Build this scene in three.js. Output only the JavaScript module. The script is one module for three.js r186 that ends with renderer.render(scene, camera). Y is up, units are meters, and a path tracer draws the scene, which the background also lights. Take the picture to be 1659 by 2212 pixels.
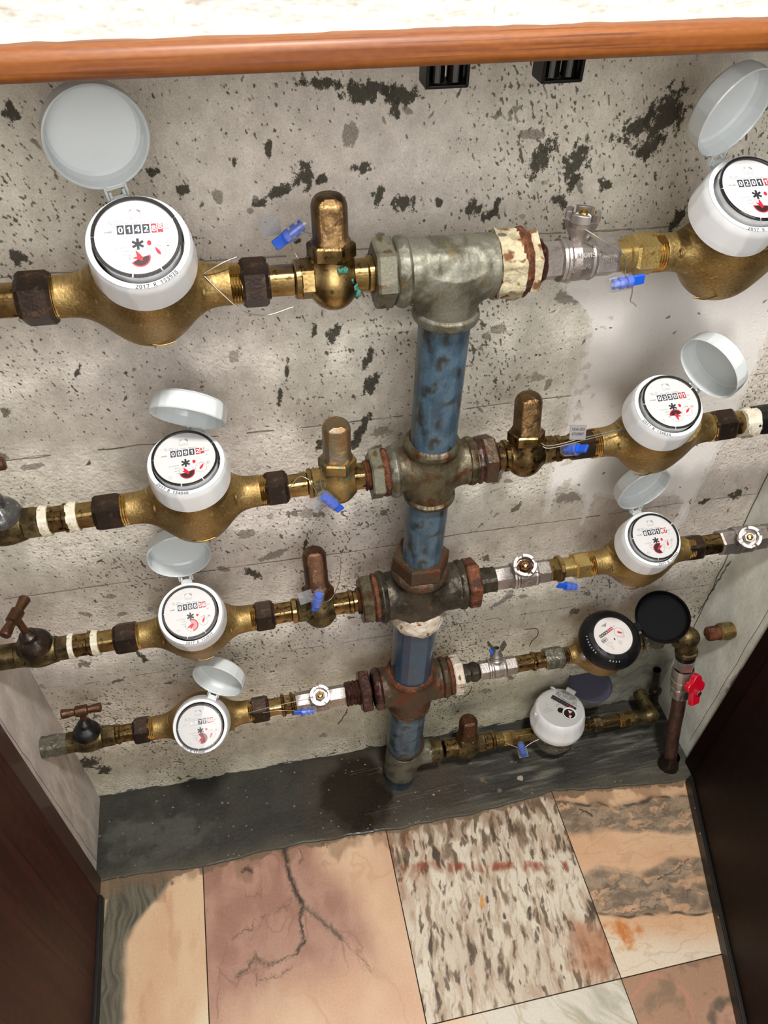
import * as THREE from 'three';
import { RoundedBoxGeometry } from 'three/addons/geometries/RoundedBoxGeometry.js';
import { mergeGeometries, toCreasedNormals } from 'three/addons/utils/BufferGeometryUtils.js';
import { MarchingCubes } from 'three/addons/objects/MarchingCubes.js';
import { FontLoader } from 'three/addons/loaders/FontLoader.js';
import { TextGeometry } from 'three/addons/geometries/TextGeometry.js';
import { RectAreaLightUniformsLib } from 'three/addons/lights/RectAreaLightUniformsLib.js';

// ---------- camera, light, exposure ----------
const scene = new THREE.Scene();
const camera = new THREE.PerspectiveCamera(67.03, 1659 / 2212, 0.02, 20);
camera.position.set(-0.1877, 1.3524, 0.6178);
camera.rotation.set(-0.787291, -0.222217, 0.025051, 'YXZ');
scene.add(camera);
const renderer = new THREE.WebGLRenderer({ antialias: true });
renderer.toneMapping = THREE.LinearToneMapping;
renderer.toneMappingExposure = 0.6;
renderer.shadowMap.enabled = true;
RectAreaLightUniformsLib.init();
scene.background = new THREE.Color(0x000000);
const CEILING_LAMP = { x: -0.02, y: 2.42, z: 0.72, size: 0.15, power: 860 };
const FILL_PANES = [-0.3, 0.16].map(x => ({ x, y: 1.74, z: 1.39, w: 0.4, h: 1.0, power: 5.4 })); // added frontal fill: unseen glowing door panes behind the camera
function areaLight(name, w, h, power, colour, pos, target) {
  const l = new THREE.RectAreaLight(colour, power, w, h);
  l.name = name; l.position.set(...pos); l.lookAt(...target); l.castShadow = true; scene.add(l); return l;
}
areaLight('ceiling_lamp_light', CEILING_LAMP.size, CEILING_LAMP.size, CEILING_LAMP.power, 0xfffaf6, [CEILING_LAMP.x, CEILING_LAMP.y - 0.035, CEILING_LAMP.z], [CEILING_LAMP.x, 0, CEILING_LAMP.z]);
for (const p of FILL_PANES) areaLight('fill_pane_light', p.w, p.h, p.power, 0xfbfcff, [p.x, p.y, p.z - 0.012], [p.x, p.y, 0]);

// ---------- random, noise ----------
function rng(seed) { let s = seed >>> 0; return () => { s = (s + 0x6D2B79F5) | 0; let t = Math.imul(s ^ (s >>> 15), 1 | s); t = (t + Math.imul(t ^ (t >>> 7), 61 | t)) ^ t; return ((t ^ (t >>> 14)) >>> 0) / 4294967296; }; }
const PERM = new Uint8Array(1024), GX = new Float32Array(256), GY = new Float32Array(256);
{ const r = rng(77), p = [...Array(256).keys()]; for (let i = 255; i > 0; i--) { const j = Math.floor(r() * (i + 1)); [p[i], p[j]] = [p[j], p[i]]; }
  for (let i = 0; i < 1024; i++) PERM[i] = p[i & 255];
  for (let i = 0; i < 256; i++) { const a = r() * Math.PI * 2; GX[i] = Math.cos(a); GY[i] = Math.sin(a); } }
const fade = t => t * t * t * (t * (t * 6 - 15) + 10), mix = (a, b, t) => a + (b - a) * t, clamp = (x, a = 0, b = 1) => x < a ? a : x > b ? b : x;
const sm = (a, b, x) => { const t = clamp((x - a) / (b - a)); return t * t * (3 - 2 * t); };
function perlin(x, y, per = 256) {
  const xi = Math.floor(x), yi = Math.floor(y), fx = x - xi, fy = y - yi;
  const x0 = ((xi % per) + per) % per, x1 = (x0 + 1) % per, y0 = ((yi % per) + per) % per, y1 = (y0 + 1) % per;
  const a = PERM[PERM[x0 & 255] + (y0 & 255)], b = PERM[PERM[x1 & 255] + (y0 & 255)], c = PERM[PERM[x0 & 255] + (y1 & 255)], d = PERM[PERM[x1 & 255] + (y1 & 255)];
  const u = fade(fx), v = fade(fy);
  return mix(mix(GX[a] * fx + GY[a] * fy, GX[b] * (fx - 1) + GY[b] * fy, u), mix(GX[c] * fx + GY[c] * (fy - 1), GX[d] * (fx - 1) + GY[d] * (fy - 1), u), v) * 1.4;
}
function fbm(x, y, oct = 4, per = 256) { let s = 0, a = 0.5, f = 1; for (let i = 0; i < oct; i++) { s += a * perlin(x * f + i * 17, y * f + i * 31, per * f); a *= 0.5; f *= 2; } return s; }
function hash3(i, j, k) { return PERM[(PERM[(PERM[i & 255] + j) & 255] + k) & 255] / 255; }
function noise3(x, y, z) {
  const i = Math.floor(x), j = Math.floor(y), k = Math.floor(z), u = fade(x - i), v = fade(y - j), w = fade(z - k); let s = 0;
  for (let a = 0; a < 2; a++) for (let b = 0; b < 2; b++) for (let c = 0; c < 2; c++) s += hash3(i + a, j + b, k + c) * (a ? u : 1 - u) * (b ? v : 1 - v) * (c ? w : 1 - w);
  return s * 2 - 1;
}

// ---------- textures ----------
function finish(t, colour, rep) { t.wrapS = t.wrapT = THREE.RepeatWrapping; t.magFilter = THREE.LinearFilter; t.minFilter = THREE.LinearMipmapLinearFilter; t.generateMipmaps = true; if (colour) t.colorSpace = THREE.SRGBColorSpace; if (rep) t.repeat.set(rep, rep); t.needsUpdate = true; return t; }
function dataTex(n, fn, colour = true) {
  const d = new Uint8Array(n * n * 4);
  for (let j = 0; j < n; j++) for (let i = 0; i < n; i++) { const c = fn(i / n, j / n), o = (j * n + i) * 4; if (colour) { d[o] = clamp(c[0], 0, 255); d[o + 1] = clamp(c[1], 0, 255); d[o + 2] = clamp(c[2], 0, 255); } else d[o] = d[o + 1] = d[o + 2] = clamp(c, 0, 1) * 255; d[o + 3] = 255; }
  return finish(new THREE.DataTexture(d, n, n, THREE.RGBAFormat), colour);
}
const mixc = (a, b, t) => [mix(a[0], b[0], t), mix(a[1], b[1], t), mix(a[2], b[2], t)];
// tileable mottling: base, second tone in patches, third tone in speckles
function mottle(base, second, third, { f = 4, lo = -0.1, hi = 0.25, f2 = 14, lo2 = 0.2, hi2 = 0.35, grain = 10, seed = 0, n = 384, sx = 1, sy = 1 } = {}) {
  return dataTex(n, (u, v) => {
    const a = fbm(u * f * sx + seed, v * f * sy + seed, 4, f), b = fbm(u * f2 * sx + seed * 2 + 5, v * f2 * sy, 3, f2), g = (fbm(u * 48 + seed, v * 48, 2, 48)) * grain * 2;
    let c = mixc(base, second, sm(lo, hi, a)); c = mixc(c, third, sm(lo2, hi2, b)); return [c[0] + g, c[1] + g, c[2] + g];
  });
}
const bumpFine = dataTex(384, (u, v) => 0.5 + 0.5 * fbm(u * 40, v * 40, 3, 40), false);
const bumpLump = dataTex(384, (u, v) => 0.5 + 0.6 * fbm(u * 9, v * 9, 4, 9), false);
function canvas(w, h = w) { const c = document.createElement('canvas'); c.width = w; c.height = h; return [c, c.getContext('2d')]; }
function canvasTex(c, colour = true) { const t = new THREE.CanvasTexture(c); t.magFilter = THREE.LinearFilter; t.anisotropy = 8; if (colour) t.colorSpace = THREE.SRGBColorSpace; return t; }

// ---------- materials ----------
const std = o => new THREE.MeshStandardMaterial(o), phy = o => new THREE.MeshPhysicalMaterial(o);
const M = {
  castBrass: std({ map: mottle([154, 130, 82], [136, 112, 68], [168, 144, 94], { f: 3, grain: 16, seed: 1 }), metalness: 0.85, roughness: 0.5, bumpMap: bumpFine, bumpScale: 0.0004 }),
  brightBrass: std({ color: 0xceaa66, metalness: 1, roughness: 0.2 }),
  newBrass: std({ map: mottle([166, 142, 94], [136, 112, 70], [104, 84, 50], { f: 3, seed: 2 }), metalness: 1, roughness: 0.3, bumpMap: bumpLump, bumpScale: 0.0003 }),
  goldBrass: std({ map: mottle([190, 164, 104], [172, 146, 88], [156, 130, 76], { f: 3, seed: 29 }), metalness: 0.85, roughness: 0.38, bumpMap: bumpFine, bumpScale: 0.0003 }),
  oldBrass: std({ map: mottle([146, 121, 78], [96, 77, 48], [54, 43, 29], { f: 5, lo: -0.2, hi: 0.3, f2: 16, lo2: 0.12, hi2: 0.34, seed: 3 }), metalness: 0.95, roughness: 0.3, bumpMap: bumpLump, bumpScale: 0.0006 }),
  dullBrass: std({ map: mottle([104, 90, 58], [72, 62, 40], [50, 45, 34], { f: 5, seed: 4 }), metalness: 0.8, roughness: 0.45, bumpMap: bumpLump, bumpScale: 0.0008 }),
  verdigrisBrass: std({ map: mottle([150, 122, 72], [104, 92, 62], [110, 128, 108], { f: 4, f2: 8, lo2: 0.14, hi2: 0.4, seed: 5 }), metalness: 0.75, roughness: 0.42, bumpMap: bumpLump, bumpScale: 0.0008 }),
  darkNut: std({ map: mottle([60, 46, 36], [46, 37, 30], [76, 60, 46], { f: 4, seed: 6, grain: 6 }), metalness: 0.65, roughness: 0.42, bumpMap: bumpFine, bumpScale: 0.0003 }),
  nickel: std({ map: mottle([176, 170, 165], [164, 156, 151], [150, 143, 137], { f: 3, seed: 7, grain: 5 }), metalness: 0.85, roughness: 0.4, bumpMap: bumpFine, bumpScale: 0.0002 }),
  galvanized: std({ map: mottle([116, 115, 102], [90, 88, 74], [106, 92, 62], { f: 4, f2: 7, lo2: 0.2, hi2: 0.5, seed: 8 }), metalness: 0.5, roughness: 0.5, bumpMap: bumpLump, bumpScale: 0.0008 }),
  brownIron: std({ map: mottle([94, 88, 68], [72, 62, 44], [78, 50, 28], { f: 4, f2: 6, lo2: 0.03, hi2: 0.45, seed: 9 }), metalness: 0.55, roughness: 0.45, bumpMap: bumpLump, bumpScale: 0.0012 }),
  darkIron: std({ map: mottle([70, 64, 54], [50, 46, 38], [94, 78, 60], { f: 4, f2: 9, lo2: 0.22, hi2: 0.5, seed: 10 }), metalness: 0.6, roughness: 0.45, bumpMap: bumpLump, bumpScale: 0.0016 }),
  rustyIron: std({ map: mottle([74, 58, 42], [86, 50, 28], [62, 58, 48], { f: 4, f2: 6, lo2: 0.1, hi2: 0.4, seed: 11 }), metalness: 0.4, roughness: 0.5, bumpMap: bumpLump, bumpScale: 0.0016 }),
  rust: std({ map: mottle([98, 54, 27], [60, 31, 17], [122, 76, 42], { f: 5, seed: 12, grain: 16 }), metalness: 0.15, roughness: 0.75, bumpMap: bumpLump, bumpScale: 0.002 }),
  wetRust: phy({ map: mottle([60, 28, 17], [38, 17, 10], [84, 44, 26], { f: 5, seed: 13 }), metalness: 0.15, roughness: 0.5, clearcoat: 0.35, clearcoatRoughness: 0.3, bumpMap: bumpLump, bumpScale: 0.003 }),
  crust: std({ map: mottle([180, 170, 140], [156, 146, 116], [100, 64, 36], { f: 5, f2: 7, lo2: 0.12, hi2: 0.3, seed: 14 }), roughness: 0.8, bumpMap: bumpLump, bumpScale: 0.003 }),
  lime: std({ map: mottle([204, 194, 180], [184, 170, 150], [120, 80, 52], { f: 5, f2: 8, lo2: 0.24, hi2: 0.4, seed: 15 }), roughness: 0.85, bumpMap: bumpLump, bumpScale: 0.003 }),
  mossyGalv: std({ map: mottle([108, 106, 90], [84, 83, 68], [84, 64, 40], { f: 4, f2: 8, lo2: 0.16, hi2: 0.4, seed: 16 }), metalness: 0.3, roughness: 0.5, bumpMap: bumpLump, bumpScale: 0.001 }),
  bluePaint: std({ map: mottle([72, 96, 112], [54, 74, 90], [48, 48, 42], { f: 3, f2: 5, lo2: 0.02, hi2: 0.45, seed: 17 }), roughness: 0.38, metalness: 0.1, bumpMap: bumpLump, bumpScale: 0.0004 }),
  glossBlue: std({ map: mottle([42, 70, 94], [46, 66, 84], [70, 74, 72], { f: 3, f2: 6, lo2: 0.3, hi2: 0.5, seed: 18 }), roughness: 0.22, metalness: 0.1 }),
  copperCap: std({ map: mottle([112, 88, 56], [86, 64, 42], [140, 114, 74], { f: 4, f2: 9, lo2: 0.15, hi2: 0.35, seed: 19 }), metalness: 0.85, roughness: 0.4, bumpMap: bumpLump, bumpScale: 0.0012 }),
  brownCap: std({ map: mottle([88, 60, 40], [70, 48, 32], [108, 76, 48], { f: 4, seed: 20 }), metalness: 0.7, roughness: 0.42, bumpMap: bumpLump, bumpScale: 0.0004 }),
  greyCap: std({ map: mottle([128, 100, 66], [116, 106, 88], [158, 128, 80], { f: 3, f2: 8, lo2: 0.2, hi2: 0.4, seed: 21 }), metalness: 0.75, roughness: 0.42, bumpMap: bumpLump, bumpScale: 0.0008 }),
  tape: std({ map: mottle([214, 208, 190], [200, 192, 170], [178, 168, 140], { f: 5, seed: 22 }), roughness: 0.9, bumpMap: bumpLump, bumpScale: 0.001 }),
  whitePlastic: phy({ color: new THREE.Color(0.7, 0.72, 0.73), roughness: 0.32, clearcoat: 0.3, clearcoatRoughness: 0.2 }),
  lidPlastic: phy({ color: new THREE.Color(0.58, 0.62, 0.62), roughness: 0.3, clearcoat: 0.3, clearcoatRoughness: 0.2 }),
  blackPlastic: phy({ color: new THREE.Color(0.006, 0.006, 0.007), roughness: 0.4, specularIntensity: 0.45 }),
  lidBlack: phy({ color: new THREE.Color(0.004, 0.004, 0.005), roughness: 0.6, specularIntensity: 0.2 }),
  greyBlueLid: std({ color: new THREE.Color(0.07, 0.07, 0.11), roughness: 0.55 }),
  bezel: std({ color: 0x080809, roughness: 0.4 }),
  lens: phy({ color: 0xffffff, transmission: 1, roughness: 0.02, ior: 1.45, thickness: 0 }),
  clear: phy({ color: 0xf4f6fa, transmission: 0.93, roughness: 0.06, ior: 1.45, thickness: 0 }),
  plate: phy({ color: 0xe8eaee, transmission: 0.88, roughness: 0.1, ior: 1.45, thickness: 0 }),
  blueInsert: phy({ color: new THREE.Color(0.01, 0.1, 0.62), roughness: 0.35, transmission: 0.1 }),
  wire: std({ color: 0xb8b2a4, metalness: 0.9, roughness: 0.35 }),
  darkWire: std({ color: 0x3a2a20, metalness: 0.4, roughness: 0.6 }),
  redHandle: phy({ color: new THREE.Color(0.55, 0.004, 0.02), roughness: 0.25, clearcoat: 0.6 }),
  darkCap: std({ map: mottle([52, 42, 34], [38, 32, 28], [78, 62, 46], { f: 4, seed: 23 }), metalness: 0.6, roughness: 0.35 }),
  greyBonnet: std({ map: mottle([96, 96, 94], [70, 70, 70], [140, 138, 132], { f: 5, seed: 24 }), metalness: 0.6, roughness: 0.32, bumpMap: bumpLump, bumpScale: 0.0012 }),
  blackTape: std({ color: 0x0e0e0f, roughness: 0.45 }),
  copper: std({ map: mottle([128, 72, 48], [100, 54, 38], [150, 94, 62], { f: 3, seed: 25 }), metalness: 0.85, roughness: 0.4 }),
  oldCopper: std({ map: mottle([84, 58, 48], [64, 46, 40], [50, 38, 36], { f: 3, seed: 26 }), metalness: 0.4, roughness: 0.5, bumpMap: bumpLump, bumpScale: 0.0006 }),
  darkChrome: std({ color: 0x5c5e5e, metalness: 1, roughness: 0.2 }),
  chrome: std({ color: 0xc4c4c0, metalness: 1, roughness: 0.14 }),
  blackSteel: std({ color: 0x1a1b1c, metalness: 0.6, roughness: 0.35 }),
  pewter: std({ map: mottle([108, 106, 92], [86, 86, 74], [142, 138, 124], { f: 5, f2: 20, seed: 27 }), metalness: 0.5, roughness: 0.4, bumpMap: bumpLump, bumpScale: 0.002 }),
  verdigris: std({ map: mottle([74, 142, 126], [46, 112, 92], [134, 178, 178], { f: 6, seed: 28 }), roughness: 0.9, bumpMap: bumpLump, bumpScale: 0.002 }),
};

// ---------- objects: naming and tags ----------
const used = {};
function numbered(n) { used[n] = (used[n] || 0) + 1; return used[n] === 1 ? n : n + '_' + String(used[n] - 1).padStart(3, '0'); }
function shade(m) { m.castShadow = true; m.receiveShadow = true; return m; }
function thing(name, label, category, pos = [0, 0, 0], group) { const o = new THREE.Group(); o.name = numbered(name); o.position.set(...pos); o.userData = { label, category }; if (group) o.userData.group = group; scene.add(o); return o; }
function part(parent, name, geo, mat, label) { const m = shade(new THREE.Mesh(geo, mat)); m.name = name; if (label) m.userData.label = label; parent.add(m); return m; }
function single(name, label, category, geo, mat, pos = [0, 0, 0], group) { const m = shade(new THREE.Mesh(geo, mat)); m.name = numbered(name); m.position.set(...pos); m.userData = { label, category }; if (group) m.userData.group = group; scene.add(m); return m; }
function struct(name, geo, mat, pos = [0, 0, 0]) { const m = shade(new THREE.Mesh(geo, mat)); m.name = name; m.position.set(...pos); m.userData = { kind: 'structure' }; scene.add(m); return m; }

// ---------- geometry helpers ----------
const V = (x, y) => new THREE.Vector2(x, y), V3 = (x, y, z) => new THREE.Vector3(x, y, z);
// solid of revolution about y; profile is [[radius, height], ...] upwards; uv in tenths of a metre
function lathe(profile, seg = 48, crease = 0.7) {
  const g = new THREE.LatheGeometry(profile.map(p => V(Math.max(p[0], 1e-5), p[1])), seg);
  let len = 0; const at = [0]; for (let i = 1; i < profile.length; i++) at.push(len += Math.hypot(profile[i][0] - profile[i - 1][0], profile[i][1] - profile[i - 1][1]));
  const R = Math.max(...profile.map(p => p[0])), k = Math.max(1, Math.round(2 * Math.PI * R * 10)), uv = g.attributes.uv, n = profile.length;
  for (let i = 0; i < uv.count; i++) uv.setXY(i, uv.getX(i) * k, at[i % n] * 10);
  return toCreasedNormals(g, crease);
}
const alongX = g => g.rotateZ(-Math.PI / 2);                               // y becomes +x
const latheX = (profile, seg, crease) => alongX(lathe(profile.map(p => [p[1], p[0]]), seg, crease)); // profile [[x, radius], ...]
const tubeX = (x0, x1, r, b = 0.0008, seg = 40) => latheX([[x0, r * 0.7], [x0, r - b], [x0 + b, r], [x1 - b, r], [x1, r - b], [x1, r * 0.7]], seg);
function hexY(r, h, ch = 0.12, turn = 0) { const g = new THREE.LatheGeometry([V(r * 0.55, 0), V(r * (1 - ch), 0), V(r, h * 0.12), V(r, h * 0.88), V(r * (1 - ch), h), V(r * 0.55, h)], 6, turn); const uv = g.attributes.uv, vv = [0, r * 0.35, r * 0.35 + h * 0.12, r * 0.35 + h * 0.88, r * 0.35 + h, r * 0.7 + h]; for (let i = 0; i < uv.count; i++) uv.setXY(i, uv.getX(i) * r * 63, vv[i % 6] * 10); return toCreasedNormals(g, 0.3); }
const hexX = (x0, x1, r, turn = 0, ch = 0.1) => alongX(hexY(r, x1 - x0, ch, turn)).translate(x0, 0, 0);
function ripple(x0, x1, r, pitch, depth, seg = 40) { const pr = [[x0, r * 0.7], [x0, r - depth]]; const n = Math.max(2, Math.round((x1 - x0) / pitch)); for (let i = 0; i < n; i++) { const a = x0 + (x1 - x0) * (i + 0.3) / n, b = x0 + (x1 - x0) * (i + 0.9) / n; pr.push([a, r], [b, r - depth]); } pr.push([x1, r - depth], [x1, r * 0.7]); return latheX(pr, seg, 0.4); }
function lumpy(g, amp, f, s = 0) { const p = g.attributes.position, n = g.attributes.normal; for (let i = 0; i < p.count; i++) { const x = p.getX(i), y = p.getY(i), z = p.getZ(i), d = amp * (noise3(x * f + s + 40, y * f + 40, z * f + 40) + 0.5 * noise3(x * f * 2.7 + s + 80, y * f * 2.7 + 40, z * f * 2.7 + 40)), l = Math.hypot(y, z) || 1; p.setXYZ(i, x + 0.3 * d * n.getX(i), y + d * y / l, z + d * z / l); } return g; }
function subTube(x0, x1, r, n = 10, seg = 40) { const pr = [[x0, r * 0.6]]; for (let i = 0; i <= n; i++) pr.push([x0 + (x1 - x0) * i / n, r]); pr.push([x1, r * 0.6]); return latheX(pr, seg, 0.9); }
function tubePath(pts, r, seg = 24, rad = 8) { return new THREE.TubeGeometry(new THREE.CatmullRomCurve3(pts.map(p => V3(...p))), seg, r, rad, false); }
const box = (w, h, d, x = 0, y = 0, z = 0, r = 0.0005) => new RoundedBoxGeometry(w, h, d, 2, Math.min(r, w / 3, h / 3, d / 3)).translate(x, y, z);
// signed-distance solid -> mesh; fn(x, y, z) in metres inside a cube of half size H about c
function sdf(fn, H, res = 64, c = [0, 0, 0]) {
  const mc = new MarchingCubes(res, new THREE.MeshBasicMaterial(), false, false, 200000); mc.isolation = 0;
  const h = res / 2; for (let k = 0; k < res; k++) for (let j = 0; j < res; j++) for (let i = 0; i < res; i++) mc.field[i + j * res + k * res * res] = -fn((i - h) / h * H + c[0], (j - h) / h * H + c[1], (k - h) / h * H + c[2]) * 100;
  mc.update(); const n = mc.count, p = new Float32Array(n * 3), q = new Float32Array(n * 3), uv = new Float32Array(n * 2);
  for (let i = 0; i < n; i++) { for (let a = 0; a < 3; a++) { p[i * 3 + a] = mc.positionArray[i * 3 + a] * H + c[a]; }
    const e = H / h * 0.6, x = p[i * 3], y = p[i * 3 + 1], z = p[i * 3 + 2]; let gx = fn(x + e, y, z) - fn(x - e, y, z), gy = fn(x, y + e, z) - fn(x, y - e, z), gz = fn(x, y, z + e) - fn(x, y, z - e); const l = Math.hypot(gx, gy, gz) || 1; q[i * 3] = gx / l; q[i * 3 + 1] = gy / l; q[i * 3 + 2] = gz / l;
    uv[i * 2] = x * 10; uv[i * 2 + 1] = (y * 0.8 - z * 0.6) * 10; }
  const g = new THREE.BufferGeometry(); g.setAttribute('position', new THREE.BufferAttribute(p, 3)); g.setAttribute('normal', new THREE.BufferAttribute(q, 3)); g.setAttribute('uv', new THREE.BufferAttribute(uv, 2)); return g;
}
const smin = (a, b, k) => { const h = clamp(0.5 + 0.5 * (b - a) / k); return mix(b, a, h) - k * h * (1 - h); };
const cylX = (x, y, z, r, a, b) => Math.max(Math.hypot(y, z) - r, a - x, x - b), cylY = (x, y, z, r, a, b) => Math.max(Math.hypot(x, z) - r, a - y, y - b);
const font = await new FontLoader().loadAsync('fonts/droid/droid_sans_bold.typeface.json');
function embossed(text, size, r, angle, x, turn = 0) { const g = new TextGeometry(text, { font, size, depth: 0.0008, curveSegments: 3, bevelEnabled: false }); g.computeBoundingBox(); const c = g.boundingBox.getCenter(V3(0, 0, 0)); return g.translate(-c.x, -c.y, 0).rotateZ(turn).translate(0, 0, r - 0.0003).rotateX(-angle).translate(x, 0, 0); }
// ---------- the setting ----------
// back wall: raw board-marked concrete with voids, stains and a white paint run; canvas spans x -0.6..0.6, y -0.02..1.24
function backWallMaterial() {
  const N = 2048, [c, g] = canvas(N), [cb, b] = canvas(N), r = rng(11);
  const X = x => (x + 0.6) / 1.2 * N, Y = y => (1.24 - y) / 1.26 * N, S = N / 1.2;
  const im = g.createImageData(N, N), ib = b.createImageData(N, N);
  for (let j = 0; j < N; j++) { const y = 1.24 - j / N * 1.26;
    for (let i = 0; i < N; i++) { const x = i / N * 1.2 - 0.6, o = (j * N + i) * 4;
      const big = perlin(x * 5 + 3, y * 5) + 0.5 * perlin(x * 13, y * 11 + 9), mid = fbm(x * 60, y * 48, 3), gr = r() - 0.5, board = Math.floor((y - 0.148) / 0.211);
      const warm = sm(-0.3, 0.5, perlin(x * 3 + 20, y * 3 + 7)), low = sm(0.42, 0.1, y);
      let cr = 207 + big * 8 + mid * 26 + gr * 30 + (board % 2) * 3, cg = cr - 5 - warm * 3 + low * 2, cl = cr - 19 + warm * 2 - low * 9;
      // pits: thresholded noise at three sizes, sheared so that they lean
      const sx = x + 0.32 * y, den = 0.3 * perlin(x * 6 + 50, y * 6) + 0.1 * sm(0.5, 0.12, y), p1 = sm(0.6, 0.72, perlin(sx * 300, y * 190) + 0.35 * perlin(sx * 620, y * 480) + den), p2 = sm(0.75, 0.85, perlin(sx * 120 + 9, y * 66) + 0.4 * perlin(sx * 330, y * 260 + 5) + den), p3 = sm(0.84, 0.95, perlin(sx * 52 + 30, y * 30) + 0.45 * perlin(sx * 190, y * 160 + 8) + den), pit = Math.max(p1 * 0.75, p2 * 0.85, p3 * (0.45 + 0.4 * perlin(sx * 9, y * 9)));
      cr = mix(cr, 78, pit); cg = mix(cg, 73, pit); cl = mix(cl, 61, pit);
      im.data[o] = clamp(cr, 0, 255); im.data[o + 1] = clamp(cg, 0, 255); im.data[o + 2] = clamp(cl, 0, 255); im.data[o + 3] = 255;
      const h = -70 * pit + 150 + mid * 60 + perlin(x * 240, y * 180) * 40 + perlin(x * 420, y * 330) * 28 + big * 14; ib.data[o] = ib.data[o + 1] = ib.data[o + 2] = clamp(h, 0, 255); ib.data[o + 3] = 255; } }
  g.putImageData(im, 0, 0); b.putImageData(ib, 0, 0);
  const both = (col, hgt, path) => { g.fillStyle = col; b.fillStyle = hgt; path(g); g.fill(); path(b); b.fill(); };
  const blob = (x, y, rx, ry, ang, rough, col, hgt) => { const n = 56, ph = [r() * 9, r() * 9, r() * 9, r() * 9], pts = []; for (let i = 0; i < n; i++) { const a = i / n * Math.PI * 2, k = 1 + rough * (0.34 * Math.sin(2 * a + ph[0]) + 0.26 * Math.sin(3 * a + ph[1]) + 0.16 * Math.sin(5 * a + ph[2]) + 0.14 * Math.sin(9 * a + ph[3]) + 0.3 * (r() - 0.5)); const px = Math.cos(a) * rx * k, py = Math.sin(a) * ry * k; pts.push([X(x) + (px * Math.cos(ang) - py * Math.sin(ang)) * S, Y(y) - (px * Math.sin(ang) + py * Math.cos(ang)) * S]); }
    both(col, hgt, q => { q.beginPath(); pts.forEach((p, i) => i ? q.lineTo(...p) : q.moveTo(...p)); q.closePath(); }); };
  // a few larger slivers, leaning the way the boards were struck
  for (let i = 0; i < 900; i++) { const x = r() * 1.2 - 0.6, y = r() * 1.26 - 0.02, s = 0.0004 + Math.pow(r(), 3) * 0.0014, t = 56 + r() * 50; blob(x, y, s * 0.7, s * (1.2 + r() * 1.6), -0.35 + (r() - 0.5) * 1.1, 0.9, `rgba(${t | 0},${t - 5 | 0},${t - 15 | 0},${0.35 + r() * 0.55})`, `rgba(30,30,30,${0.3 + r() * 0.6})`); }
  for (let i = 0; i < 90; i++) { const s = 0.0015 + r() * 0.003, t = 112 + r() * 40; blob(r() * 1.2 - 0.6, r() * 1.26 - 0.02, s, s * (0.5 + r()), r() * 3, 0.8, `rgba(${t | 0},${t - 8 | 0},${t - 18 | 0},0.55)`, 'rgba(80,80,80,0.4)'); }
  // stains and voids with ragged, speckled edges
  const stain = (x, y, rx, ry, ang, col, amount, drop, ragged, freq) => { const R = Math.max(rx, ry) * 1.9, x0 = Math.floor(X(x - R)), y0 = Math.floor(Y(y + R)), w = Math.ceil(R * 2 * S), h = Math.ceil(R * 2 * N / 1.26), a = g.getImageData(x0, y0, w, h), q = b.getImageData(x0, y0, w, h), c0 = Math.cos(ang), s0 = Math.sin(ang), sd = x * 91 + y * 57;
    for (let j = 0; j < h; j++) for (let i = 0; i < w; i++) { const dx = (i + x0) / N * 1.2 - 0.6 - x, dy = 1.24 - (j + y0) / N * 1.26 - y, u = (dx * c0 + dy * s0) / rx, v = (-dx * s0 + dy * c0) / ry, d = Math.hypot(u, v); if (d > 1.9) continue;
      const n = fbm(dx * freq + sd, dy * freq * 0.75 + sd, 4) * 2 + 0.5 * perlin(dx * freq * 7, dy * freq * 5), m = amount * sm(0.0, 0.16, 1 - d + ragged * n) * sm(1.9, 1.2, d); if (m <= 0) continue; const o = (j * w + i) * 4, gr = 1 + 0.35 * perlin(dx * 900, dy * 800);
      for (let k = 0; k < 3; k++) { a.data[o + k] = mix(a.data[o + k], col[k] * gr, m); q.data[o + k] = q.data[o + k] - drop * m; } }
    g.putImageData(a, x0, y0); b.putImageData(q, x0, y0); };
  const DARK = [[-110,1074,10,10,-4],[-140,1098,3,7,-3],[-171,1090,2,5,-3],[-218,1069,6,5,35],[-55,1140,20,8,-2],[-90,1149,19,4,-2],[-135,1061,13,5,26],[-44,1051,6,9,-4],[-19,1043,13,7,-4],[-59,1077,8,5,-4],[-95,1069,4,5,-4],[112,1077,9,17,-24],[148,1071,11,17,-12],[229,1108,17,23,-18],[202,1099,20,8,28],[219,1079,16,9,28],[-25,1137,16,8,-20],[49,1033,9,7,-4],[69,1027,9,5,40],[16,1042,3,5,-4],[139,1034,6,9,54],[-89,910,6,11,-28],[-109,915,4,8,-6],[-340,1139,6,8,-3],[-371,1019,9,6,-42],[-240,1085,5,4,-4],[-352,893,2,10,-33],[-52,874,5,13,-23],[-49,840,7,15,-24],[-141,870,2,15,-7],[-151,838,3,11,-8],[-59,779,5,25,-26],[-66,759,5,15,-26],[-110,763,4,9,-9],[-210,549,14,6,-51],[-136,594,2,16,-12],[-386,401,4,18,18],[216,1074,6,4,-3],[273,1007,6,12,-13],[184,1046,7,5,-4],[149,1053,4,10,-12],[-96,979,4,7,-5],[-31,1130,5,12,26],[165,950,4,13,-15],[-153,1052,7,4,16],[-122,1014,4,3,-5],[73,1032,3,9,-22],[502,570,13,9,37],[452,565,9,5,19],[-275,794,4,3,-9],[-527,130,17,18,-56],[-508,98,12,14,-21]];
  for (const [x, y, rx, ry, a] of DARK) stain(x / 1000, y / 1000, rx / 1000, ry / 1000, a * Math.PI / 180, [66, 63, 52], 0.92, 80, 0.75, 150);
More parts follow.
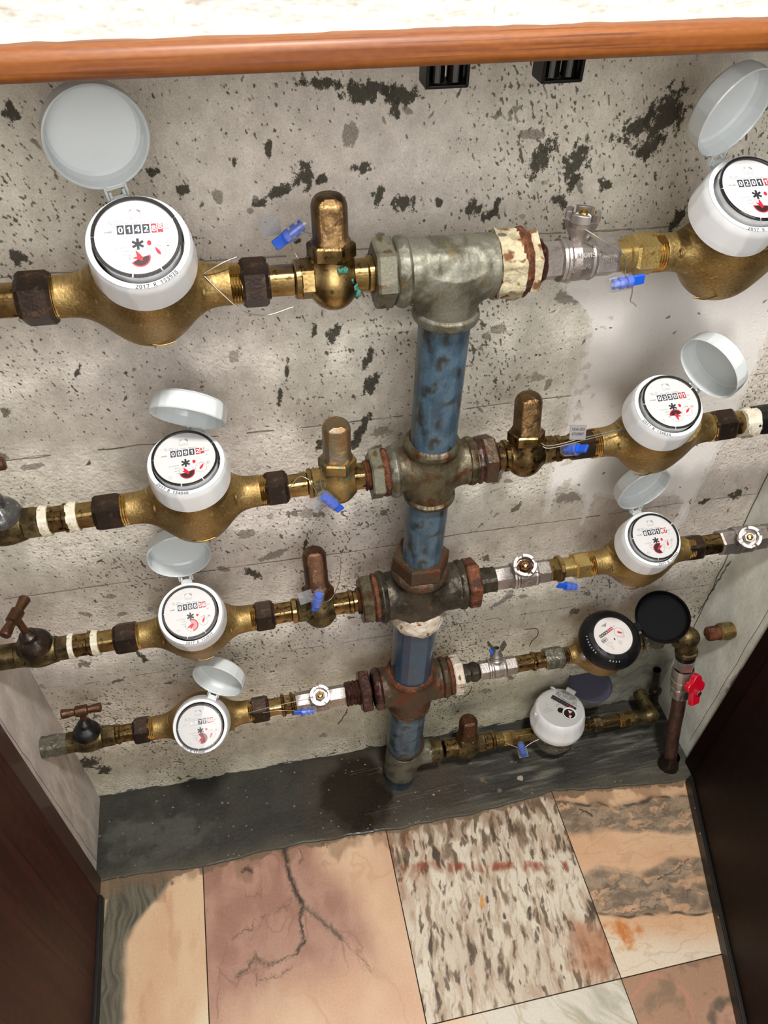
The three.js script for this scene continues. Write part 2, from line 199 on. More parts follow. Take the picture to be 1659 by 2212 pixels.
  const GREY = [[-189,1061,5,6,-4],[-69,1107,7,12,-8],[100,1098,14,5,-3],[95,895,10,6,-6],[81,887,7,4,-26],[-18,1124,6,3,-29],[-211,627,13,9,-11],[-180,580,21,7,18],[-436,515,11,4,-31],[-390,504,9,4,10],[166,813,5,9,-7],[173,414,11,7,64],[163,399,5,20,-56],[-156,1056,3,4,-4],[-162,1046,3,3,-4],[-41,1013,6,4,-24],[175,927,22,10,-6],[-115,477,14,5,-13],[-428,778,15,4,4],[270,683,10,11,-9],[232,613,22,11,-10],[138,660,7,4,-10],[197,403,8,5,-13],[-248,567,9,5,-40]];
  for (const [x, y, rx, ry, a] of GREY) stain(x / 1000, y / 1000, rx / 1000, ry / 1000, a * Math.PI / 180, [132, 124, 114], 0.8, 30, 0.35, 120);
  for (let i = 0; i < 46; i++) stain(r() * 1.1 - 0.55, 0.08 + r() * 1.04, 0.003 + r() * 0.009, 0.003 + r() * 0.008, r() * 3, r() > 0.5 ? [92, 86, 74] : [140, 132, 120], 0.75, 40, 0.8, 170);
  // ragged seams between the shuttering boards
  for (const [y0, k] of [[1.0, 0.8], [0.79, 0.9], [0.567, 1], [0.357, 0.45]]) { let x = -0.6; while (x < 0.6) { const l = 0.004 + r() * 0.03, y = y0 + 0.004 * perlin(x * 6, y0 * 9); if (r() < 0.72 * k + 0.1) for (const q of [g, b]) { q.strokeStyle = q === g ? `rgba(84,78,66,${0.35 + 0.5 * r()})` : 'rgba(30,30,30,0.7)'; q.lineWidth = 1 + r() * 2 * k; q.beginPath(); q.moveTo(X(x), Y(y)); q.lineTo(X(x + l * 0.5), Y(y + (r() - 0.5) * 0.0025)); q.lineTo(X(x + l), Y(y0 + 0.004 * perlin((x + l) * 6, y0 * 9))); q.stroke(); } x += l; } }
  // broken grey plaster low on the right
  const poly = (pts, col, hgt) => both(col, hgt, q => { q.beginPath(); pts.forEach(([x, y], i) => i ? q.lineTo(X(x), Y(y)) : q.moveTo(X(x), Y(y))); q.closePath(); });
  const wob = (pts, amp) => { const o = []; for (let i = 0; i < pts.length; i++) { const a = pts[i], d = pts[(i + 1) % pts.length], n = 14; for (let k = 0; k < n; k++) o.push([mix(a[0], d[0], k / n) + (r() - 0.5) * amp, mix(a[1], d[1], k / n) + (r() - 0.5) * amp]); } return o; };
  poly(wob([[0.29, -0.02], [0.315, 0.05], [0.34, 0.09], [0.385, 0.15], [0.42, 0.2], [0.47, 0.225], [0.53, 0.24], [0.6, 0.2], [0.6, -0.02]], 0.006), 'rgba(128,130,118,0.9)', 'rgba(110,110,110,0.7)');
  for (let i = 0; i < 160; i++) blob(0.34 + r() * 0.22, r() * 0.2, 0.003 + r() * 0.012, 0.002 + r() * 0.008, r() * 3, 1, r() > 0.5 ? 'rgba(104,106,94,0.5)' : 'rgba(152,152,140,0.5)', r() > 0.5 ? 'rgba(70,70,70,0.4)' : 'rgba(170,170,170,0.4)');
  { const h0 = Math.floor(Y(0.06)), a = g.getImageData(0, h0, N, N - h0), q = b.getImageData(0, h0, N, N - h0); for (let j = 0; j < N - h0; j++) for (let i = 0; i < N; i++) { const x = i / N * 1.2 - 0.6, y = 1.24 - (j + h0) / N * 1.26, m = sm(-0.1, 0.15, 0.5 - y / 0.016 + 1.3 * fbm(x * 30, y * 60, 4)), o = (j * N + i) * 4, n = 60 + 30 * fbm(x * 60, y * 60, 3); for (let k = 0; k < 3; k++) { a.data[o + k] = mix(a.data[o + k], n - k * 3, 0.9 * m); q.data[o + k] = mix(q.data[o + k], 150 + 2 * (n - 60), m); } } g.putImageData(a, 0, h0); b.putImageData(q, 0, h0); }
  // white emulsion smeared on and run down
  const paint = [[0.15, 0.95], [0.2, 0.9], [0.204, 0.828], [0.197, 0.788], [0.198, 0.737], [0.194, 0.676], [0.196, 0.62], [0.199, 0.579], [0.203, 0.58], [0.207, 0.64], [0.236, 0.626], [0.258, 0.6], [0.26, 0.548], [0.265, 0.55], [0.268, 0.612], [0.305, 0.596], [0.35, 0.585], [0.4, 0.59], [0.424, 0.56], [0.422, 0.508], [0.429, 0.508], [0.434, 0.534], [0.437, 0.578], [0.44, 0.627], [0.442, 0.686], [0.445, 0.779], [0.446, 0.866], [0.44, 0.95], [0.3, 0.98]];
  g.save(); g.filter = 'none'; poly(wob(paint, 0.0035), 'rgba(230,226,222,0.6)', 'rgba(176,176,176,0.75)');
  const inner = paint.map(([x, y]) => [mix(0.32, x, 0.95), mix(0.75, y, 0.96)]); poly(wob(inner, 0.006), 'rgba(236,233,230,0.75)', 'rgba(180,180,180,0.5)'); g.restore();
  for (let i = 0; i < 2600; i++) { const x = 0.2 + r() * 0.24, y = 0.6 + r() * 0.32, s = 0.0006 + r() * 0.0016; b.fillStyle = r() > 0.5 ? 'rgba(210,210,210,0.35)' : 'rgba(130,130,130,0.3)'; b.beginPath(); b.ellipse(X(x), Y(y), s * S, s * S * 0.6, r() * 3, 0, 7); b.fill(); }
  for (let i = 0; i < 26; i++) blob(0.21 + r() * 0.22, 0.6 + r() * 0.3, 0.0008 + r() * 0.002, 0.001 + r() * 0.001, r(), 0.6, 'rgba(110,104,92,0.7)', 'rgba(60,60,60,0.6)');
  for (let i = 0; i < 26; i++) stain(0.2 + r() * 0.03, 0.6 + r() * 0.3, 0.003 + r() * 0.006, 0.002 + r() * 0.005, r() * 3, [190, 182, 170], 0.6, 10, 0.8, 160);
  for (const [x, y, rx] of [[-0.03, 0.925, 0.02], [0.35, 0.56, 0.03]]) blob(x, y, rx, rx * 0.4, 0, 0.6, 'rgba(214,208,202,0.3)', 'rgba(160,160,160,0.3)');
  // rust dribbles under the leaking joints
  for (const [x, y, l] of [[-0.062, 0.985, 0.035], [-0.058, 0.968, 0.02], [0.06, 0.985, 0.02], [0.43, 0.575, 0.012]]) { g.strokeStyle = 'rgba(110,58,32,0.75)'; g.lineWidth = 3; g.beginPath(); g.moveTo(X(x), Y(y)); g.lineTo(X(x - 0.002), Y(y - l * 0.5)); g.lineTo(X(x + 0.002), Y(y - l)); g.stroke(); }
  return std({ map: canvasTex(c), bumpMap: canvasTex(cb, false), bumpScale: 0.0028, roughness: 0.9 });
}
struct('wall_back', new THREE.BoxGeometry(1.2, 1.26, 0.12).translate(0, 0.61, -0.141), backWallMaterial());
function plasterMaterial(seed, tint, draw) {
  const W = 512, H = 1024, [c, g] = canvas(W, H), [cb, b] = canvas(W, H), r = rng(seed), im = g.createImageData(W, H), ib = b.createImageData(W, H);
  for (let j = 0; j < H; j++) for (let i = 0; i < W; i++) { const u = i / W * 0.16 + seed, v = j / H * 1.26, o = (j * W + i) * 4, n = fbm(u * 22, v * 16, 4) * 30 + perlin(u * 160, v * 130) * 6 + (r() - 0.5) * 14; for (let k = 0; k < 3; k++) im.data[o + k] = clamp(tint[k] + n, 0, 255); im.data[o + 3] = 255; ib.data[o] = ib.data[o + 1] = ib.data[o + 2] = clamp(140 + fbm(u * 30, v * 20, 4) * 90, 0, 255); ib.data[o + 3] = 255; }
  g.putImageData(im, 0, 0); b.putImageData(ib, 0, 0); draw(g, b, W, H, r);
  return std({ map: canvasTex(c), bumpMap: canvasTex(cb, false), bumpScale: 0.003, roughness: 0.9 });
}
// cracks and stains are drawn at their depth z (0 at the corner .. 1 at the door jamb) and height y
const crackLine = (g, b, W, H, r, u0, u1, y0, y1, flip, w) => { const X = u => (flip ? 1 - u : u) * W, Y = y => (1.26 - y) / 1.26 * H; for (const q of [g, b]) { q.strokeStyle = q === g ? 'rgba(70,64,54,0.85)' : 'rgba(20,20,20,0.9)'; q.lineWidth = w; q.beginPath(); q.moveTo(X(u0), Y(y0)); for (let k = 1; k <= 40; k++) q.lineTo(X(mix(u0, u1, k / 40) + (perlin(k * 0.37 + u0 * 9, y0 * 30) * 0.02)), Y(mix(y0, y1, k / 40))); q.stroke(); } };
const leftPlaster = plasterMaterial(21, [196, 188, 180], (g, b, W, H, r) => { crackLine(g, b, W, H, r, 0.8, 0.9, 0.0, 0.62, true, 2.6); for (let i = 0; i < 40; i++) { g.fillStyle = 'rgba(150,140,126,0.25)'; g.beginPath(); g.ellipse(r() * W, H * (0.75 + r() * 0.25), 10 + r() * 40, 6 + r() * 20, r() * 3, 0, 7); g.fill(); } });
const rightPlaster = plasterMaterial(33, [206, 208, 198], (g, b, W, H, r) => { crackLine(g, b, W, H, r, 0.86, 0.87, 0.06, 1.0, false, 2.6); crackLine(g, b, W, H, r, 0.05, 0.02, 0.25, 0.75, false, 6); crackLine(g, b, W, H, r, 0.02, 0.1, 0.3, 0.45, false, 5); for (let i = 0; i < 26; i++) { g.fillStyle = 'rgba(120,108,92,0.4)'; g.beginPath(); g.ellipse(W * (0.93 + r() * 0.07), H * (0.74 + r() * 0.06), 3 + r() * 10, 3 + r() * 12, r() * 3, 0, 7); g.fill(); } });
const wallSide = (x0, x1) => new THREE.BoxGeometry(x1 - x0, 1.26, 0.14).translate((x0 + x1) / 2, 0.61, -0.011);
struct('wall_left', wallSide(-0.7, -0.537), leftPlaster);
struct('wall_right', wallSide(0.537, 0.7), rightPlaster);
const plainWhite = std({ color: new THREE.Color(0.66, 0.65, 0.63), roughness: 0.95 });
struct('ceiling_001', new THREE.BoxGeometry(1.4, 0.05, 0.14).translate(0, 1.24, -0.011), plainWhite);
// stuccoed wall of the corridor around the opening
const stucco = std({ map: mottle([206, 204, 196], [196, 192, 182], [214, 212, 205], { f: 4, seed: 31 }), bumpMap: dataTex(512, (u, v) => clamp(0.5 + 0.75 * fbm(u * 7, v * 12, 4, 12)), false), bumpScale: 0.0035, roughness: 0.9 });
{ const s = new THREE.Shape([V(-1.6, 0), V(1.6, 0), V(1.6, 2.45), V(-1.6, 2.45)]); s.holes.push(new THREE.Path([V(-0.6, -0.001), V(-0.6, 1.2225), V(0.6, 1.2225), V(0.6, -0.001)]));
  const pieces = [[-1.6, -0.6, 0, 2.45], [0.6, 1.6, 0, 2.45], [-0.6, 0.6, 1.2225, 2.45]].map(([a, b, c, d]) => { const g = new THREE.BoxGeometry(b - a, d - c, 0.15).translate((a + b) / 2, (c + d) / 2, -0.005), p = g.attributes.position, uv = g.attributes.uv; for (let i = 0; i < p.count; i++) uv.setXY(i, p.getX(i) * 5, p.getY(i) * 5); return g; });
  const w = struct('wall_front', mergeGeometries(pieces), stucco);
  part(w, 'paint_edge', lumpy(subTube(-0.72, 0.72, 0.0035, 220, 10), 0.002, 60).translate(0, 1.2215, 0.0712), std({ color: new THREE.Color(0.6, 0.52, 0.42), roughness: 0.9 })); }
// timber: lintel and jambs
function woodTex(a, b, c, seed, along) { return dataTex(512, (u, v) => { const s = along ? [u * 2, v * 26] : [u * 26, v * 2], n = fbm(s[0] + seed, s[1], 4, along ? 26 : 26), m = fbm(u * 60 + seed, v * 60, 2, 60), q = fbm((along ? u * 3 : u * 80), (along ? v * 80 : v * 3), 2, 80); return mixc(mixc(a, b, sm(-0.25, 0.35, n)), c, sm(0.12, 0.4, q)).map(k => k + m * 14); }); }
const orangeWood = phy({ map: woodTex([134, 76, 20], [112, 58, 14], [88, 42, 10], 3, true), roughness: 0.5, clearcoat: 0.12, clearcoatRoughness: 0.3 });
const mahogany = phy({ map: woodTex([66, 32, 23], [52, 25, 18], [40, 20, 14], 5, false), roughness: 0.5, specularIntensity: 0.35 });
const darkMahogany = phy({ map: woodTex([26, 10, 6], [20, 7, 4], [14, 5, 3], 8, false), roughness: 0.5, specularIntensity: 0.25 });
const jambWood = phy({ map: woodTex([74, 46, 35], [58, 35, 27], [46, 28, 22], 6, false), roughness: 0.5, clearcoat: 0.2 });
{ const g = new RoundedBoxGeometry(1.2, 0.0195, 0.042, 5, 0.007), p = g.attributes.position, uv = g.attributes.uv; for (let i = 0; i < p.count; i++) uv.setXY(i, p.getX(i) * 2.2, (p.getY(i) - p.getZ(i)) * 6); struct('trim_1', g.translate(0, 1.2128, 0.067), orangeWood); }
struct('trim_2', new RoundedBoxGeometry(0.075, 1.2, 0.034, 3, 0.003).translate(-0.5665, 0.599, 0.0755), jambWood);
struct('trim_3', new RoundedBoxGeometry(0.075, 1.2, 0.034, 3, 0.003).translate(0.5665, 0.599, 0.0755), darkMahogany);
// the two cupboard doors, swung open into the corridor
{ const d = new THREE.Group(); d.name = 'door_1'; d.userData = { kind: 'structure' }; scene.add(d); part(d, 'panel', new RoundedBoxGeometry(0.04, 1.165, 0.55, 3, 0.003).translate(-0.545, 0.612, 0.37), mahogany); part(d, 'black_strip', box(0.008, 0.02, 0.55, -0.525, 0.012, 0.37, 0.002), std({ color: 0x0d0c0c, roughness: 0.45 })); }  // black strip here paints the shade of the gap under the left door
{ const d = new THREE.Group(); d.name = 'door_2'; d.userData = { kind: 'structure' }; d.position.set(0.512, 0, 0.094); d.rotation.y = -15.9 * Math.PI / 180; scene.add(d);
  part(d, 'panel', new RoundedBoxGeometry(0.036, 1.165, 0.55, 3, 0.003).translate(0.024, 0.61, 0.277), darkMahogany);
  part(d, 'black_strip', box(0.008, 0.026, 0.55, 0.004, 0.015, 0.277, 0.002), std({ color: 0x0d0c0c, roughness: 0.45 }));
  for (const z of [0.06, 0.105, 0.24, 0.42]) part(d, 'nail', new THREE.SphereGeometry(0.0022, 12, 8).translate(0.0008, 0.022, z), M.chrome); }
// floor: marble slabs, each a slab of its own, and the cement strip under the pipes
const floor = new THREE.Group(); floor.name = 'floor'; floor.userData = { kind: 'structure' }; scene.add(floor);
part(floor, 'bed', new THREE.BoxGeometry(3.2, 0.05, 2.5).translate(0, -0.041, 1.05), std({ color: 0x8a7a68, roughness: 0.95 }));
const floorRng = rng(5);
const ridge = (x, z, o = 4) => Math.abs(fbm(x, z, o)), warp = (x, z, f, a) => [x + a * fbm(x * f, z * f, 3), z + a * fbm(x * f + 31, z * f + 17, 3)];
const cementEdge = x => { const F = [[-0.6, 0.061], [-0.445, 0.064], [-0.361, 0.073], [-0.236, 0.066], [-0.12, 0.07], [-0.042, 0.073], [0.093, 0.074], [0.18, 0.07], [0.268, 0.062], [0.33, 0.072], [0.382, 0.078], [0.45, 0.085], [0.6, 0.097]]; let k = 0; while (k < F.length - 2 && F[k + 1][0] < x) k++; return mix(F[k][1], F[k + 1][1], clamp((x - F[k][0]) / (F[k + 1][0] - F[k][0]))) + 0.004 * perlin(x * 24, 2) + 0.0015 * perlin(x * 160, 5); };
// thin cement film trowelled over the back edge of the slabs, with a ragged outline; its wider dirt tone also paints in the dimming of the floor
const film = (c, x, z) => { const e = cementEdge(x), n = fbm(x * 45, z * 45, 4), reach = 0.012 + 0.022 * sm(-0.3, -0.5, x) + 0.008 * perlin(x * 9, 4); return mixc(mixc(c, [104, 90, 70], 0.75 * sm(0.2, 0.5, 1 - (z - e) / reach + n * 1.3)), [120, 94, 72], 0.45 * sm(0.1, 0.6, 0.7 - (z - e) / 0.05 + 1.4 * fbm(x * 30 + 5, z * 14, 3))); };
function marbleTile(x0, x1, z0, z1, base, draw, N = 660) {
  const [c, g] = canvas(N), im = g.createImageData(N, N);
  for (let j = 0; j < N; j++) for (let i = 0; i < N; i++) { const x = mix(x0, x1, i / N), z = mix(z0, z1, j / N), o = (j * N + i) * 4, k = base(x, z), n = (floorRng() - 0.5) * 12 + perlin(x * 300, z * 300) * 5; im.data[o] = clamp(k[0] + n, 0, 255); im.data[o + 1] = clamp(k[1] + n, 0, 255); im.data[o + 2] = clamp(k[2] + n, 0, 255); im.data[o + 3] = 255; }
  g.putImageData(im, 0, 0); const P = ([x, z]) => [(x / 1000 - x0) / (x1 - x0) * N, (z / 1000 - z0) / (z1 - z0) * N];
  // a vein: jagged core with wisps beside it
  const vein = (pts, w, col, jag = 4, wisps = 3) => { g.lineCap = 'round'; for (let q = 0; q <= wisps; q++) { const a0 = q ? 0.16 : 0.9, off = q ? 7 : 0; let prev = P(pts[0]); for (let i = 1; i < pts.length; i++) { const a = P(pts[i - 1]), b = P(pts[i]), n = 9; for (let k = 1; k <= n; k++) { const f = k / n, p = [mix(a[0], b[0], f) + (floorRng() - 0.5) * jag * 2 + (floorRng() - 0.5) * off * 2, mix(a[1], b[1], f) + (floorRng() - 0.5) * jag * 2 + (floorRng() - 0.5) * off * 2]; g.strokeStyle = `rgba(${col},${(a0 * (0.45 + 0.55 * floorRng())).toFixed(3)})`; g.lineWidth = w * (0.35 + floorRng()) * (q ? 2.2 : 1); g.beginPath(); g.moveTo(...prev); g.lineTo(...p); g.stroke(); prev = p; } } } };
  if (draw) draw(vein, g, P, N);
  const e = 0.0006; part(floor, 'tile', new RoundedBoxGeometry(x1 - x0 - 2 * e, 0.016, z1 - z0 - 2 * e, 1, 0.0007).translate((x0 + x1) / 2, -0.008, (z0 + z1) / 2), std({ map: canvasTex(c), roughness: 0.36 }));
}
const CX = [-0.68, -0.363, -0.047, 0.2635, 0.58], CZ = [0.02, 0.371, 0.685, 1.0];
// peach slab with a grey-green band at its left edge
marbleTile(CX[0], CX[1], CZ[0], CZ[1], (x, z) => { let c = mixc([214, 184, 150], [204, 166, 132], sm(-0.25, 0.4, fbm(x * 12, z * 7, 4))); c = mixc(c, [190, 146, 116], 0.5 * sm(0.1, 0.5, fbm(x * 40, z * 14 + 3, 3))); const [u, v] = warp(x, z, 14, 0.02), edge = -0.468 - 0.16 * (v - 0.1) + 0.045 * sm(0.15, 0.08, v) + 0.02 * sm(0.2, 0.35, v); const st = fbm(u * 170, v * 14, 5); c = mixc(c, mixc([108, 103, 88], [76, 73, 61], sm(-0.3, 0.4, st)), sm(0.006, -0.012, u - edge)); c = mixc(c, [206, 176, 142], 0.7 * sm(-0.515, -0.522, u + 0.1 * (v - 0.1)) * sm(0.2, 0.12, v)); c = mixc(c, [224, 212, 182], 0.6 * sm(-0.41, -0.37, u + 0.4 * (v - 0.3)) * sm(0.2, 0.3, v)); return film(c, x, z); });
// rose slab with the forked dark crack
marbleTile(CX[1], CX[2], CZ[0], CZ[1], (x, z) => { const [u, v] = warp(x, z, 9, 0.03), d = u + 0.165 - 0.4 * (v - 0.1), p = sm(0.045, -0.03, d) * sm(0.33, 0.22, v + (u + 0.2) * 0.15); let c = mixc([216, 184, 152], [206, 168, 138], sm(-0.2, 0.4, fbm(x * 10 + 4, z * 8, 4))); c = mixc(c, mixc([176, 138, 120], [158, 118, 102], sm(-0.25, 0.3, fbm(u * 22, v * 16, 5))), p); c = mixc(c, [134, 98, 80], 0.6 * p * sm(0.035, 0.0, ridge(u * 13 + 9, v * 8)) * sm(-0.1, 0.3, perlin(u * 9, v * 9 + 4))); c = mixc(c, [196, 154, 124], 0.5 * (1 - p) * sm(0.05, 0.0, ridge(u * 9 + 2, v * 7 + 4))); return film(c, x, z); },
  vein => { const a = [[-228, 50], [-225, 77], [-222, 116], [-214, 148], [-205, 168]], b = [[-205, 168], [-213, 187], [-211, 222], [-225, 237], [-255, 244], [-273, 244], [-289, 227], [-302, 244], [-322, 251]]; vein(a, 5.5, '50,46,38', 4, 4); vein(b.slice(0, 4), 4, '60,54,44', 4, 3); vein(b.slice(3), 2.6, '84,74,62', 5, 3); vein([[-205, 168], [-182, 194], [-163, 215], [-151, 231]], 3, '92,82,66', 6, 7); vein([[-151, 231], [-128, 262], [-112, 286]], 1.8, '120,98,78', 4, 2); vein([[-287, 246], [-292, 270]], 2, '96,80,66', 3, 1); vein([[-285, 262], [-255, 263], [-235, 256]], 2.2, '96,80,66', 4, 1); vein([[-322, 196], [-300, 186], [-290, 190], [-286, 170]], 2, '104,80,66', 4, 1); vein([[-276, 172], [-250, 170], [-236, 160], [-232, 172], [-222, 150]], 2, '120,90,74', 5, 2); vein([[-330, 200], [-345, 240], [-352, 300]], 1.8, '128,94,78', 4, 2); vein([[-300, 96], [-290, 91], [-284, 98]], 4, '84,60,50', 4, 2); vein([[-205, 60], [-196, 92], [-202, 100]], 2.4, '96,80,66', 4, 1); vein([[-168, 52], [-160, 76], [-150, 68], [-152, 84]], 2.4, '90,70,54', 4, 1); });
// white slab with wispy black-brown flecks and a red seam
marbleTile(CX[2], CX[3], CZ[0], CZ[1], (x, z) => { const [a, b] = warp(x, z, 22, 0.009), s = a + 0.14 * b, r1 = ridge(s * 50, b * 14), r2 = ridge(s * 66 + 20, b * 19 + 6), w1 = sm(-0.25, 0.3, fbm(s * 16 + 4, b * 8, 3)), up = sm(0.2, 0.08, z); let c = mixc([216, 207, 188], [198, 184, 164], sm(-0.3, 0.4, fbm(x * 9, z * 7 + 3, 3))); const f1 = fbm(s * 54 + 3, b * 17 + 3, 5), f2 = fbm(s * 62 + 40, b * 20 + 9, 5); c = mixc(c, [170, 146, 122], 0.7 * sm(-0.02, 0.3, f1 + 0.06 * up)); c = mixc(c, [150, 126, 102], 0.5 * sm(0.1, 0.0, r1) * (0.3 + 0.7 * w1)); c = mixc(c, [112, 90, 70], 0.8 * sm(0.1, 0.42, f2 + 0.1 * up)); c = mixc(c, [68, 57, 46], 0.85 * sm(0.22, 0.4, f1 * 0.75 + f2 * 0.55 + 0.04 * up)); c = mixc(c, [88, 74, 58], 0.8 * sm(0.16, 0.34, fbm(s * 86 + 8, b * 30 + 5, 4) + 0.08 * up)); c = mixc(c, [62, 52, 42], 0.85 * sm(0.34, 0.5, fbm(s * 46 + 11, b * 22 + 3, 5)));
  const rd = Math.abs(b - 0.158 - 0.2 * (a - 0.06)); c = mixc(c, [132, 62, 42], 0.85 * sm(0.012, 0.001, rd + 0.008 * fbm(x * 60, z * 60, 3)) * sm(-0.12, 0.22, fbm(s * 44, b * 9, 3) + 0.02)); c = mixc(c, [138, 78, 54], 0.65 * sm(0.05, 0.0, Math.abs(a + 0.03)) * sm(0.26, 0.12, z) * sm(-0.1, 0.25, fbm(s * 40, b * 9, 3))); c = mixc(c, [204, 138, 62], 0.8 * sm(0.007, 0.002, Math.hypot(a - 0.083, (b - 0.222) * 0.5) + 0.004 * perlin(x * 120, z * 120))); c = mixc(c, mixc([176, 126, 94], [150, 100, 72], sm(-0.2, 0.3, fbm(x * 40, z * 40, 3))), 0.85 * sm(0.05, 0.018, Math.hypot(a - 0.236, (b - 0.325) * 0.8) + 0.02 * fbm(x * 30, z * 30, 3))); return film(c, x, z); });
// peach slab with two grey brecciated bands
marbleTile(CX[3], CX[4], CZ[0], CZ[1], (x, z) => { const [u, v] = warp(x, z, 13, 0.022), z1 = v - 0.17 * (u - 0.36); let c = mixc([214, 178, 142], [204, 162, 126], sm(-0.3, 0.4, fbm(x * 9 + 7, z * 9, 4))); c = mixc(c, [218, 208, 188], 0.85 * sm(0.305, 0.36, z1 - 0.08 * (u - 0.36))); const B1 = sm(0.092, 0.108, z1) * sm(0.166, 0.152, z1), B2 = sm(0.218, 0.232, z1 + 0.22 * Math.max(0, u - 0.37)) * sm(0.302, 0.286, z1 + 0.05 * Math.max(0, u - 0.37)), bands = Math.max(B1, B2), [p, q] = warp(x, z, 40, 0.012), cell = fbm(p * 24 + 5, q * 52, 4), rr = ridge(p * 20 + 2, q * 46 + 9), r3 = ridge(p * 40 + 12, q * 80);
  c = mixc(c, mixc([152, 133, 112], [112, 99, 84], sm(-0.2, 0.25, fbm(p * 30, q * 60 + 4, 4))), bands * 0.9); c = mixc(c, [200, 160, 124], bands * 0.85 * sm(0.06, 0.26, cell)); c = mixc(c, [92, 82, 66], bands * 0.75 * sm(0.05, 0.0, rr) * sm(-0.2, 0.15, perlin(p * 14, q * 30))); c = mixc(c, [112, 98, 80], bands * 0.5 * sm(0.05, 0.0, r3)); c = mixc(c, [66, 56, 44], 0.8 * sm(0.004, 0.0005, Math.min(Math.abs(z1 - 0.294), Math.abs(z1 - 0.103))) * sm(-0.25, 0.2, perlin(x * 34, 7))); c = mixc(c, [176, 138, 108], 0.3 * (1 - bands) * sm(0.04, 0.0, ridge(u * 8 + 3, v * 22)));
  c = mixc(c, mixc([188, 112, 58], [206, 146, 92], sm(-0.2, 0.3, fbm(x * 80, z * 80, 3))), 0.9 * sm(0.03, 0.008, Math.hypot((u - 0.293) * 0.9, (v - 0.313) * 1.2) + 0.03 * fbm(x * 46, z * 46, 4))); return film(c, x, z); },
  vein => { vein([[385, 246], [420, 238], [452, 226]], 3, '56,48,38', 3, 1); vein([[300, 106], [312, 112], [318, 122]], 4, '66,56,44', 3, 1); });
// second row: pale green-white, then brown-rose
marbleTile(CX[2], CX[3], CZ[1], CZ[2], (x, z) => { const [u, v] = warp(x, z, 14, 0.02); let c = mixc([210, 205, 190], [164, 160, 140], sm(-0.1, 0.4, fbm((u - v * 0.7) * 26, v * 9, 5))); c = mixc(c, [176, 160, 128], 0.5 * sm(0.05, 0.0, ridge((u - v * 0.6) * 18 + 3, v * 6))); return mixc(c, [222, 188, 156], sm(0.07, -0.03, u)); });
marbleTile(CX[3], CX[4], CZ[1], CZ[2], (x, z) => { const [u, v] = warp(x, z, 11, 0.035), d = u + v * 0.9; let c = mixc([164, 130, 104], [190, 146, 124], sm(0.74, 0.86, d)); c = mixc(c, [118, 100, 82], 0.6 * sm(0.03, 0.3, fbm(u * 26, v * 26, 5)) * sm(0.9, 0.76, d)); c = mixc(c, [92, 82, 70], 0.8 * sm(0.016, 0.0, Math.abs(d - 0.79) + 0.02 * fbm(x * 50, z * 50, 3))); c = mixc(c, [86, 78, 70], 0.7 * sm(0.02, 0.004, Math.abs(u - v * 0.2 - 0.375))); return mixc(c, [196, 132, 112], 0.4 * sm(0.06, 0.0, ridge(u * 9, v * 9 + 3))); });
marbleTile(CX[1], CX[2], CZ[1], CZ[2], (x, z) => mixc([216, 184, 152], [206, 168, 138], sm(-0.2, 0.4, fbm(x * 8, z * 8, 3))), null, 256);
marbleTile(CX[0], CX[1], CZ[1], CZ[2], (x, z) => mixc([214, 184, 150], [204, 166, 132], sm(-0.2, 0.4, fbm(x * 9, z * 9, 3))), null, 256);
for (const a of [0, 1, 2, 3]) marbleTile(CX[a], CX[a + 1], CZ[2], CZ[3], (x, z) => mixc([214, 186, 154], [196, 164, 136], sm(-0.2, 0.4, fbm(x * 7 + a, z * 7, 3))), null, 128);
